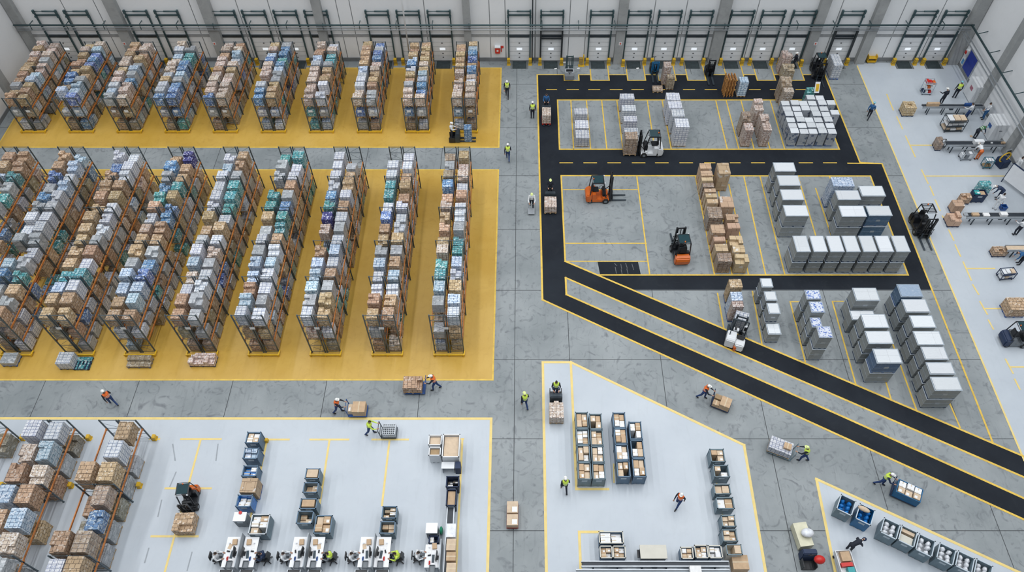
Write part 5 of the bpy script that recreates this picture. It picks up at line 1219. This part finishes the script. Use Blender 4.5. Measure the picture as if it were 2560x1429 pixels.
binq((588, 626, 1236, 1266), 1.0, 'blue cage with papers below the kraft pallet', bluebag, bluecage, True, .6, 2, 2, 14, [paperM])
x, y, w_, d = tb2(581, 612, 1279, 1302, 1.0); o = open_bin(x, y, w_, d, .96, 0, 'square white-lidded bin left of teal open box', G, greyM, whiteM); obj('lid', MB().b0(-w_/2, w_/2, -d/2, d/2, .96, 1.0), whiteD, o)
o = obj('red_tape', MB().tube((0, 0, 0), (0, 0, .06), .09), redM, None, loc=(x, y + d * .4, 1.0)); tag(o, 'small red roll on the square white-lidded bin', 'tape')
o = open_bin(*[*tb2(620, 664, 1283, 1335.7, 1.05)][:2], 1.0, 1.12, 1.05, 0, 'large teal open box full of cartons above first desk pair', G, binblue, lsteel); contents(o, 1.0, 1.12, 1.05, 'large teal open box', 2, 3, .85, [kraftP, kraftL, paperM], 16)
for i, (q, z) in enumerate((((761, 796.5, 1170, 1196.5), 1.05), ((755.7, 793, 1205, 1230.6), 1.0), ((747.5, 790, 1245, 1271), 1.05), ((739, 779.6, 1276, 1308), 1.0), ((782.5, 825, 1287, 1332.7), 1.0))):
    lab = ('topmost', 'second', 'third', 'lower left', 'lower right')[i] + ' grey-blue box above the second desk pair'; binq(q, z, lab, binblue, bluecage, False, .97 if i in (0, 2, 4) else .5, 1 if i in (0, 2) else 2, 1 if i in (0, 2) else 2, 20 + i, [kraftP, kraftL])
for i, q in enumerate(((953, 990, 1264, 1295), (947.6, 986, 1302, 1332.7))):
    binq(q, 1.0, ('upper', 'lower')[i] + ' parcel box above the third desk pair', binblue, bluecage, False, .7, 2, 3 if i == 0 else 2, 30 + i, [kraftP, paperM, kraftL])
o = obj('yellow_corner_guard', MB().b0(-.1, .1, -.1, .1, 0, .3), yel, None, .02, loc=(*P(668, 1103), 0)); tag(o, 'small yellow guard at the topmost cage corner', 'guard post')
# ------------------------------------------------------------------ desks
CHM = {}
def office_chair(x, y, rz, lab):
    if not CHM:
        s = MB().b0(-.24, .24, -.22, .24, .44, .52).mesh('seat', blackM, .03)
        b = MB().box((0, -.27, .80), (.44, .07, .52), 0, 0, .85, -.12).mesh('backrest', blackM, .03)
        c = MB().tube((0, 0, .1), (0, 0, .44), .03).bar((0, -.2, .46), (0, -.3, .7), .05).mesh('column', dsteel)
        l = MB().bar((0, 0, .11), (0, .32, .07), .05, .04).mesh('leg', blackM)
        CHM['caster'] = MB().tube((-.02, .31, .03), (.02, .31, .03), .03).mesh('caster', greyM)
        CHM.update(seat=s, backrest=b, column=c, leg=l)
    t = thing('office_chair', lab, 'chair', (x, y, 0), rz, 'office chairs at the packing desks')
    for k in ('seat', 'backrest', 'column'): q = bpy.data.objects.new(k, CHM[k]); C.objects.link(q); q.parent = t
    for k in range(5): q = bpy.data.objects.new('leg', CHM['leg']); C.objects.link(q); q.parent = t; q.rotation_euler.z = 2*PI*k/5; q2 = bpy.data.objects.new('caster', CHM['caster']); C.objects.link(q2); q2.parent = q
    return t
def desk(x0, x1, y0, y1, lab, z=.75):
    t = thing('packing_desk', lab, 'desk', ((x0 + x1) / 2, (y0 + y1) / 2, 0), 0, 'white packing desks'); a, b = (x1 - x0) / 2, (y1 - y0) / 2
    obj('top', MB().b0(-a, a, -b, b, z - .04, z), whiteD, t, .008)
    for sx in (-1, 1):
        for sy in (-1, 1): obj('leg', MB().b0(sx*(a - .05) - .025, sx*(a - .05) + .025, sy*(b - .06) - .025, sy*(b - .06) + .025, 0, z - .04), lsteel, t)
    obj('crossbar', MB().b0(-a + .05, a - .05, b - .08, b - .04, .3, .36), lsteel, t)
    return t
def small(name, mb, m, x, y, z, lab, cat, rz=0, grp=None):
    o = obj(name, mb, m, None, 0, loc=(x, y, z), rz=rz); return tag(o, lab, cat, grp)
kbM = MB().b0(-.07, .07, -.21, .21, 0, .02).mesh('keyboard', plain('keyboard', (.03, .055, .075), .5), .004)
DK = [((893, 928), (933, 971), 'third'), ((722, 757), (766, 801.5), 'second'), ((552, 587), (597, 633), 'first')]
def items(cx, cy, side, nm, seed):
    r = random.Random(seed); dz = .75; s = side
    def it(name, mb, m, dx, dy, lab, cat, rz=0.0): small(name, mb, m, cx + s * dx, cy + dy, dz, lab + ' ' + nm, cat, rz, 'things on the packing desks')
    it('keyboard', kbM, None, -.06, -.15, 'dark keyboard on', 'keyboard', r.uniform(-.15, .15))
    it('monitor', MB().b0(-.025, .025, -.26, .26, .12, .46).tube((0, 0, 0), (0, 0, .14), .02).b0(-.09, .09, -.12, .12, 0, .015), [blackM], -.26, -.1, 'thin dark monitor on', 'monitor', r.uniform(-.3, .3))
    it('parcel', MB().b0(-.12, .12, -.15, .15, 0, .12), [kraftP], -.1, .50, 'small brown parcel at far end of', 'parcel', .1)
    it('document', MB().b0(-.1, .1, -.14, .14, 0, .012), [paperM if seed % 2 else kraftL], .12, .28, 'paper sheet on', 'document', r.uniform(-.5, .5))
    it('scanner', MB().b0(-.035, .035, -.08, .08, 0, .05).tube((0, .04, .03), (0, -.1, .09), .022), [blackM], .16, .02, 'black hand scanner on', 'scanner', r.uniform(0, 2))
    it('tray', MB().shell(-.15, .15, -.19, .19, 0, .10, .012), [greyM], -.04, -.68, 'grey tray at near end of', 'tray')
    it('tape_dispenser', MB().tube((-.03, 0, .06), (.03, 0, .06), .06).b0(-.04, .04, -.12, .1, 0, .03), [redM if seed % 3 == 0 else blueM], .12, -.36, 'tape dispenser on', 'tape')
    it('cup', MB().tube((0, 0, 0), (0, 0, .1), .035, .042), [whiteM], .18, .45, 'white cup on', 'cup')
WK = {('third', 0): ('white top and dark hair', whiteC, None), ('third', 1): ('bright yellow-green jacket', hiY, hiY), ('second', 0): ('white jacket', whiteC, None), ('second', 1): ('yellow-green vest over grey', greyC, hiY), ('first', 0): ('white jacket', whiteC, None), ('first', 1): ('navy pullover', navyM, None)}
for (l, r_, nm) in DK:
    ys = (GY(1417, .75), GY(1341, .75)); 
    for k, (a, b) in enumerate((l, r_)):
        xa = P(a, 1417, .75)[0]; xb = P(b, 1417, .75)[0]
        sd = ('left', 'right')[k]; s = (-1, 1)[k]; lab = '%s desk of the %s desk pair' % (sd, nm)
        desk(xa, xb, ys[0], ys[1], 'white %s' % lab); items((xa + xb) / 2, sum(ys) / 2, s, lab, hash(nm[0]) % 7 + k if False else (ord(nm[0]) + k))
        # worker and chair beside the desk
        px = (xa - .42) if k == 0 else (xb + .42); py = GY(1392, .55)
        rz = -PI/2 if k == 0 else PI/2
        office_chair(px, py, rz, 'black office chair at %s' % lab)
        look, sh, ve = WK[(nm, k)]
        person('sit', px - (.02 if k == 0 else -.02), py, rz, 'seated person in %s at %s' % (look, lab), shirt=sh, pants=darkC if k else greyC, vest=ve, helm=None, group='seated packers')
    xm = (P(l[1], 1417, .75)[0] + P(r_[0], 1417, .75)[0]) / 2
    t = thing('desk_partition', 'light grey partition between both desks of the %s desk pair' % nm, 'partition', (xm, sum(ys) / 2, 0), 0, 'desk partitions')
    obj('panel', MB().b0(-.025, .025, -.9, .9, .05, 1.15), plain('partition_grey', (.42, .46, .50), .6), t); obj('foot', MB().b0(-.05, .05, -.92, -.86, 0, .06).b0(-.05, .05, .86, .92, 0, .06), lsteel, t)
    for k in range(2):
        o = thing('roller_stand', 'dark roller stand below %s desk of the %s pair at picture edge' % (('left', 'right')[k], nm), 'stand', (xm + (-.55, .55)[k], ys[0] - .42, 0), 0, 'roller stands')
        obj('top', MB().b0(-.32, .32, -.3, .3, .62, .68), blackM, o); obj('frame', MB().b0(-.36, -.32, -.3, .3, .0, .72).b0(.32, .36, -.3, .3, 0, .72), lsteel, o)
xa, xb = P(1060, 1417, .75)[0], P(1097, 1417, .75)[0]; ys = (GY(1418, .75), GY(1360, .75))
desk(xa, xb, ys[0], ys[1], 'single white desk beside the narrow grey conveyor'); items((xa + xb) / 2, sum(ys) / 2, -1, 'single white desk', 9)
t = thing('desk_partition', 'light partition between single desk and the narrow conveyor', 'partition', (xb + .06, sum(ys) / 2, 0), 0, 'desk partitions'); obj('panel', MB().b0(-.025, .025, -.8, .8, .0, 1.1), plain('partition_grey', (.42, .46, .50), .6), t)
px, py = xa - .42, GY(1390, .55); office_chair(px, py, -PI/2, 'black office chair at single white desk'); person('sit', px - .02, py, -PI/2, 'seated person in white sweater at the single white desk', shirt=whiteC, pants=greyC, vest=None, helm=None, group='seated packers')
x, y, w_, d = tb2(1063.5, 1093, 1306, 1332, 1.0); t = thing('utility_cabinet', 'square white-topped cabinet above single desk', 'cabinet', (x, y, 0)); obj('body', MB().b0(-w_/2 + .03, w_/2 - .03, -d/2 + .03, d/2 - .03, 0, .95), greyM, t); obj('top', MB().b0(-w_/2, w_/2, -d/2, d/2, .95, 1.0), whiteD, t, .01)
o = obj('green_bag', MB().ell((0, 0, .3), (.1, .22, .3), 0, 12), greenM, None, loc=(x + w_/2 + .13, y + .1, 0.0)); tag(o, 'green bag hanging beside the square white-topped cabinet', 'bag')
x, y, w_, d = tb2(1068, 1098, 1336, 1356, .8); o = open_bin(x, y, w_ - .1, d, .7, 0, 'small bin with white and red tools above single desk', None, navyM, navyM); contents(o, w_ - .1, d, .7, 'small tool bin', 2, 1, .9, [paperM, redM, paperM], 44)
# ------------------------------------------------------------------ bottom right sorting boxes
def quad(pts, z):
    w_ = [Vector(P(px, py, z)) for px, py in pts]; c = sum(w_, Vector((0, 0))) / 4
    u = (w_[1] - w_[0] + w_[2] - w_[3]); v = (w_[0] - w_[3] + w_[1] - w_[2]); return c.x, c.y, u.length / 2, v.length / 2, math.atan2(u.y, u.x)
A4 = lambda q: [(1880 + a / 5.739, 1180 + b / 5.739) for a, b in q]; A5 = lambda q: [(2180 + a / 5.313, 1160 + b / 5.313) for a, b in q]
QB = [A4(((1285, 310), (1493, 410), (1437, 628), (1205, 520))), A4(((1553, 440), (1775, 545), (1703, 770), (1480, 650))), A5(((165, 700), (378, 805), (330, 1000), (105, 900))), A5(((395, 800), (610, 900), (560, 1115), (350, 1000))), A5(((630, 915), (845, 1020), (800, 1240), (575, 1125))), A5(((895, 1030), (1115, 1135), (1085, 1350), (860, 1250))), A5(((1145, 1142), (1370, 1245), (1330, 1450), (1105, 1350))), A5(((1388, 1245), (1612, 1352), (1572, 1560), (1350, 1455)))]
NB = ['first', 'second', 'third', 'fourth', 'fifth', 'sixth', 'seventh', 'eighth']; WZ = 1.1
RZ = sum(quad(q, WZ)[4] for q in QB) / 8
def blob(name, x, y, z, r, m, lab, grp, seed):
    rnd = random.Random(seed); mb = MB().ell((0, 0, 0), r, 0, 12)
    mb.v = [tuple(Vector(p) * (1 + .18 * math.sin(p[0] * 31 + seed) * math.cos(p[1] * 27 + p[2] * 23))) for p in mb.v]
    o = obj(name, mb, m, None, 0, loc=(x, y, z), rz=rnd.random() * 3); return tag(o, lab, 'bag', grp)
for i, q in enumerate(QB):
    x, y, w_, d, rz = quad(q, WZ); c = binbright if i == 1 else binblue
    w_, d = min(w_, 1.12), min(d, 1.12)
    b = open_bin(x, y, w_, d, WZ, RZ, '%s large sorting box from the triangle tip%s' % (NB[i], ', bright blue' if i == 1 else ''), 'large sorting boxes', c, rimM)
    inside = {0: bluebag, 1: bluebag, 3: None}.get(i, whitebag)
    if i == 3:
        ax, ay = local(b, 0, -.15); carton(ax, ay, .137, w_ - .16, d * .52, .72, 'large plain beige carton in the fourth sorting box', 'cartons in the open bins', RZ, beigeM, 0)
        ax, ay = local(b, 0, d * .31); carton(ax, ay, .137, w_ - .16, d * .20, .80, 'upright beige carton at back of the fourth sorting box', 'cartons in the open bins', RZ, kraftL, 0)
        continue
    base = MB().b0(-w_/2 + .06, w_/2 - .06, -d/2 + .06, d/2 - .06, 0, .30)
    o = obj('filler_sack', base, inside, None, .05, loc=(x, y, .137), rz=RZ); tag(o, 'flat %s sack under the top bags of %s sorting box' % ('blue' if i < 2 else 'white', NB[i]), 'bag', 'bags in sorting boxes')
    rnd = random.Random(i); 
    for k in range(6):
        gx, gy = (k % 2 - .5) * w_ * .42, (k // 2 - 1) * d * .28; ax, ay = local(b, gx, gy)
        hz = .64 + (.10 if i >= 2 else .0) + rnd.random() * .12
        blob('filled_bag', ax, ay, hz, (w_ * .175, d * .125, .16 + rnd.random() * .06), inside, '%s bag at %s of %s sorting box' % ('blue' if i < 2 else 'white', POSW[(k % 2, k // 2)], NB[i]), 'bags in sorting boxes', i * 10 + k)
ax, ay, w_, d, _ = quad(QB[1], WZ); o = small('holdall', MB().ell((0, 0, .14), (.34, .15, .13), 0, 14), kraftL, ax - .02, ay + .27, 1.0, 'beige holdall on top of blue bags in bright blue box', 'bag', RZ)
# white parts cart, bottom right
x, y = P(2115, 1400, .7); t = thing('parts_cart', 'long white cart of tools and parts at the bottom edge', 'cart', (x, y - .3, 0), .06)
obj('frame', MB().shell(-.42, .42, -.85, .85, .45, .72, .04), whiteM, t, .01)
for sx in (-1, 1):
    for sy in (-1, 1): wheel(t, sx*.34, sy*.7, .075, .05); obj('leg', MB().b0(sx*.36 - .02, sx*.36 + .02, sy*.74 - .02, sy*.74 + .02, .12, .46), whiteM, t)
for i, (dx, dy, a, b, h, m, lb) in enumerate(((.05, .5, .5, .5, .28, kraftP, 'square brown carton'), (0, .08, .62, .2, .25, redM, 'red toolbox'), (.12, -.25, .36, .34, .3, tealbag, 'teal box'), (-.18, -.5, .34, .4, .22, kraftL, 'pale carton'), (.17, -.6, .34, .2, .2, blackM, 'black case'))):
    ax, ay = local(t, dx, dy); carton(ax, ay, .494, a, b, h, lb + ' on the long white parts cart', 'things on the parts cart', .06, m, 0)
# ------------------------------------------------------------------ right hand white zone
def big_cabinet(q, z, lab, mark):
    x, y, w_, d, _ = tb(*q, z=z); t = thing('machine_cabinet', lab, 'cabinet', (x, y, 0), 0, 'white machine cabinets')
    obj('body', MB().b0(-w_/2, w_/2, -d/2, d/2, .05, z), whiteM, t, .02); obj('plinth', MB().b0(-w_/2 + .05, w_/2 - .05, -d/2 + .05, d/2 - .05, 0, .05), greyM, t)
    obj('door', MB().b0(-w_/2 - .02, -w_/2, -d/2 + .1, d/2 - .1, .1, z - .1), whiteM, t); obj('emblem', MB().b0(-w_/2 - .03, -w_/2 - .018, -.3, .15, z * .55, z * .75), mark, t)
    obj('vent', MB().b0(-.12, .12, -d/2 - .012, -d/2, z * .6, z * .66), greyM, t); return t
bl_red = plain('emblem_mixed', (.35, .12, .16), .5); c1_ = big_cabinet((2444.7, 2479, 190.5, 218.7), 1.64, 'first tall white machine cabinet beside the blue door', bl_red); c2_ = big_cabinet((2491.8, 2530.5, 283.4, 313.6), 1.6, 'second tall white machine cabinet below the first', blueM)
def conv(px0, px1, pyb, pyf, z, lab, **k):
    x0, y0 = P(px0, pyf, z); x1, _ = P(px1, pyf, z); y1 = GY(pyb, z); return conveyor(lab, x0, min(x1, XR - .6), y0, y1, z, **k)
cv1 = conv(2308, 2465, 260, 268, .85, 'upper belt conveyor beneath the first white machine cabinet', n=4)
cv2 = conv(2368, 2532, 352, 364, .85, 'black belt conveyor beneath the second white machine cabinet', n=4)
cv3 = conv(2418, 2600, 531, 544, .85, 'grey packing conveyor with parcels halfway down the side', n=4)
cv4 = conv(2520, 2640, 612, 626, .85, 'short packing bench cut by the photo edge', n=3, belt=kraftL)
# pallet loads and carts
def L2(st, q, z, lab, pm=navyM, pn='navy', w_=None, d_=None, rz=0.0, var=2):
    x, y, w, d, _ = tb(*q, z=z); return load(st, x, y, 0, w_ or w, d_ or d, z, lab, 'loads in side white zone', rz, var, pm=pm, pn=pn)
L2('k', (2266, 2293, 252, 270), .95, 'brown carton pile on dark pallet left of upper conveyor', w_=.95, d_=.85)
L2('q', (2345, 2362, 345, 352), .9, 'small pinkish load at the left end of black conveyor', w_=.45, d_=.7)
L2('K', (2382, 2407, 527, 549), .85, 'big brown carton on navy pallet at end of grey conveyor', w_=.85, d_=.85)
L2('K', (2391, 2412, 497, 516), .85, 'folded brown carton on long cart above big brown carton', w_=.75, d_=.65)
L2('k', (2406, 2434, 482, 494), .75, 'second brown carton with blue bag on the long cart', w_=.7, d_=.5)
L2('k', (2491, 2520, 614, 630), .6, 'low brown carton on pallet left of the packing bench', w_=.95, d_=.55)
L2('k', (2528, 2575, 745, 771), .95, 'brown cartons on blue pallet cut by photo edge', pm=blueM, pn='blue', w_=1.2, d_=1.0)
L2('t', (2448, 2490, 452, 464), 1.2, 'pale green box pile behind the person bending at blue bins', w_=.85, d_=.6)
x, y = P(2440, 500); o = open_bin(x - .1, y + .0, 1.0, .6, .85, 0, 'dark blue parts bin before pale green box pile', None, navyM, navyM); contents(o, 1.0, .6, .85, 'dark blue parts bin', 2, 1, .95, [tealbag, paperM, kraftP], 77)
def shelf_cart(px, py, w_, d, h, n, lab, c, rz=0.0, cm=None, seed=0, yo=.4):
    x, y = P(px, py); t = thing('shelf_trolley', lab, 'trolley', (x, y + yo, 0), rz, 'shelf trolleys')
    fr = MB()
    for sx in (-1, 1):
        for sy in (-1, 1): fr.b0(sx*w_/2 - .02, sx*w_/2 + .02, sy*d/2 - .02, sy*d/2 + .02, .1, h)
    for s in (-1, 1): fr.b0(-w_/2, w_/2, s*d/2 - .015, s*d/2 + .015, h - .04, h); fr.b0(s*w_/2 - .015, s*w_/2 + .015, -d/2, d/2, h - .04, h)
    obj('frame', fr, c, t)
    for sx in (-1, 1):
        for sy in (-1, 1): wheel(t, sx*(w_/2 - .05), sy*(d/2 - .05), .05, .035)
    rnd = random.Random(seed)
    for k in range(n):
        z = .15 + (h - .35) * k / max(1, n - 1) if n > 1 else .2
        obj('shelf', MB().b0(-w_/2 + .015, w_/2 - .015, -d/2 + .015, d/2 - .015, z - .02, z), c, t)
        for j in range(3):
            m = rnd.choice(cm or [paperM, kraftL, whiteM]); bw = w_ / 3 - .06; ax, ay = local(t, -w_/2 + w_ * (j + .5) / 3, rnd.uniform(-.05, .05))
            hh_ = min(.2 if n > 1 else .4, (h - .35) / max(1, n - 1) - .07 if n > 1 else .4)
            carton(ax, ay, z + .003, bw, d * .66, hh_ * rnd.uniform(.7, 1), '%s box at %s of %s shelf on %s' % ({paperM: 'white', kraftL: 'pale', whiteM: 'white enamel'}.get(m, 'coloured'), ('left', 'centre', 'right')[j], ('bottom', 'second', 'third', 'top')[k] if n > 1 else 'only', lab.split(' with')[0].split(' beside')[0].split(' before')[0][-60:]), 'boxes on shelf trolleys', rz, m, 0)
    return t
shelf_cart(2316, 240, .78, .6, 1.3, 3, 'pale blue shelf trolley with orange boxes', rimM, -.05, [paperM, redM, navyM, orangeM], 5)
shelf_cart(2380, 330, 1.5, .95, 1.25, 3, 'dark shelf trolley with white cans beside black conveyor', dsteel, .03, [whiteM, paperM, kraftL], 6)
shelf_cart(2414, 404, .85, .55, .75, 1, 'grey tube trolley with machine parts', lsteel, .03, [greyM, whiteM, blackM], 7, .35)
shelf_cart(2466, 424, .62, .5, .85, 2, 'small teal trolley with white top', plain('teal_frame', (.03, .14, .2), .5), .0, [kraftD, whiteM], 8, .3)
shelf_cart(2355, 374, .4, .35, .7, 1, 'tiny dark stand with white top at end of black conveyor', blackM, 0, [whiteM], 9, .3)
shelf_cart(2514, 703, .95, .55, .75, 2, 'dark angled trolley with cartons below low brown carton', navyM, .1, [kraftL, paperM, whiteM], 10, .35)
# objects on conveyors
def on(cv, dx, dy, w_, d, h, m, lab, nm='parcel', z=.85): carton(cv.location.x + dx, cv.location.y + dy, z, w_, d, h, lab, None, 0, m, 0, nm, 'parcel')
on(cv1, -1.7, .0, 1.0, .22, .3, kraftP, 'row of brown parcels on the upper conveyor'); on(cv1, 1.25, 0, .6, .2, .22, blueM, 'blue case on the upper conveyor under cabinet', 'case')
on(cv2, .2, 0, .75, .3, .3, whiteC, 'white bundle on black conveyor beneath second cabinet', 'bundle'); on(cv2, 1.3, 0, .14, .12, .08, whiteM, 'small white part on the black conveyor', 'part_box'); on(cv2, 2.2, 0, .3, .15, .12, kraftP, 'tan parcel at the cabinet end of black conveyor')
on(cv3, -2.0, 0, .5, .28, .14, kraftP, 'flat tan parcel on the grey conveyor'); on(cv3, -1.2, 0, .45, .3, .1, paperM, 'white document box on grey conveyor', 'document_box'); on(cv3, .05, 0, .5, .32, .2, paperM, 'large white parcel on grey conveyor beside the worker'); on(cv3, -2.7, 0, .3, .25, .1, lsteel, 'steel tray at the free end of grey conveyor', 'tray')
# workers
pp_('reach', 2412, 299, .6, 'person in white shirt reaching over dark shelf trolley', shirt=whiteC, pants=jeans, vest=None, helm=None)
pp_('reach', 2482, 297, PI/2, 'person in white shirt with dark collar working at end of upper conveyor', shirt=whiteC, pants=blueC, vest=None, helm=None)
pp_('bend', 2434, 347, -1.3, 'person in dark green vest with stripes bending before second white cabinet', shirt=navyM, pants=darkC, vest=plain('dark_green_vest', (.06, .2, .08), .7), helm=helmB)
pp_('bend', 2440, 399, .1, 'person in white coat with orange waist leaning over the black conveyor', shirt=whiteC, pants=orangeM, vest=None, helm=helmW)
pp_('bend', 2492, 497, 1.2, 'person with white helmet in navy bending behind the grey conveyor', shirt=navyM, pants=navyM, vest=None, helm=helmW)
pp_('stand', 2484, 523, -.9, 'person in white coat standing at seat frame behind grey conveyor', shirt=whiteC, pants=whiteC, vest=None, helm=None)
pp_('reach', 2536, 588, 0.1, 'person in white shirt with teal sleeves at grey conveyor', shirt=whiteC, pants=darkC, vest=None, helm=None)
pp_('bend', 2546, 660, 1.4, 'person in navy and white bending over at the packing bench', shirt=blueC, pants=darkC, vest=None, helm=None)
pp_('stand', 2545, 432, -1.4, 'person in long white coat at the photo edge', shirt=whiteC, pants=whiteC, vest=None, helm=None)
pp_('walk', 1981, 172, PI/2, 'person in dark jacket behind tall brown load at the ninth dock', shirt=darkC, pants=darkC, vest=None, helm=helmW)
# chair frame and bin behind conveyor three
x, y = P(2503, 525); o = open_bin(x + .1, y + .1, .45, .4, .35, 0, 'small blue crate on floor behind grey conveyor', None, blueM, blueM, plate=False, kind='small_crate', cat='crate')
# leaning white boards at the right edge
x, y = P(2553, 500); t = thing('white_board', 'large white marker board on stand at photo edge', 'board', (min(x, XR - 1.1), y + .9, 0), .5); obj('panel', MB().b0(-.04, .04, -1.2, 1.2, .35, 1.9), whiteD, t); obj('frame', MB().b0(-.05, .05, -1.25, -1.2, 0, 1.95).b0(-.05, .05, 1.2, 1.25, 0, 1.95).b0(-.05, .05, -1.25, 1.25, 1.9, 1.95), navyM, t)
# machine with yellow hose at the right edge
x, y = P(2532, 400); t = thing('strapping_machine', 'dark machine with yellow ring at end of black conveyor', 'machine', (XR - 1.1, 43.7, 0), .3)
obj('body', MB().b0(-.35, .35, -.4, .4, 0, .7), navyM, t, .03); n = 20; pts = [Vector((.45 * math.cos(2*PI*i/n) - .2, -.1, 1.0 + .45 * math.sin(2*PI*i/n))) for i in range(n + 1)]
obj('ring', MB().path(pts, .05), yel, t); obj('panel', MB().box((.3, .2, 1.1), (.5, .06, .5), 0, 0, 1, -.4), lsteel, t); obj('screen', MB().box((.3, .16, 1.1), (.36, .06, .36), 0, 0, 1, -.4), blackM, t)
x, y = P(2420, 280); 
o = obj('floor_line_tape', MB().b0(-.1, .1, -.1, .1, 0, .04), kraftP, None, .01, loc=(*P(2428, 341), 0)); tag(o, 'tiny tan block lying on floor left of bending person', 'block')
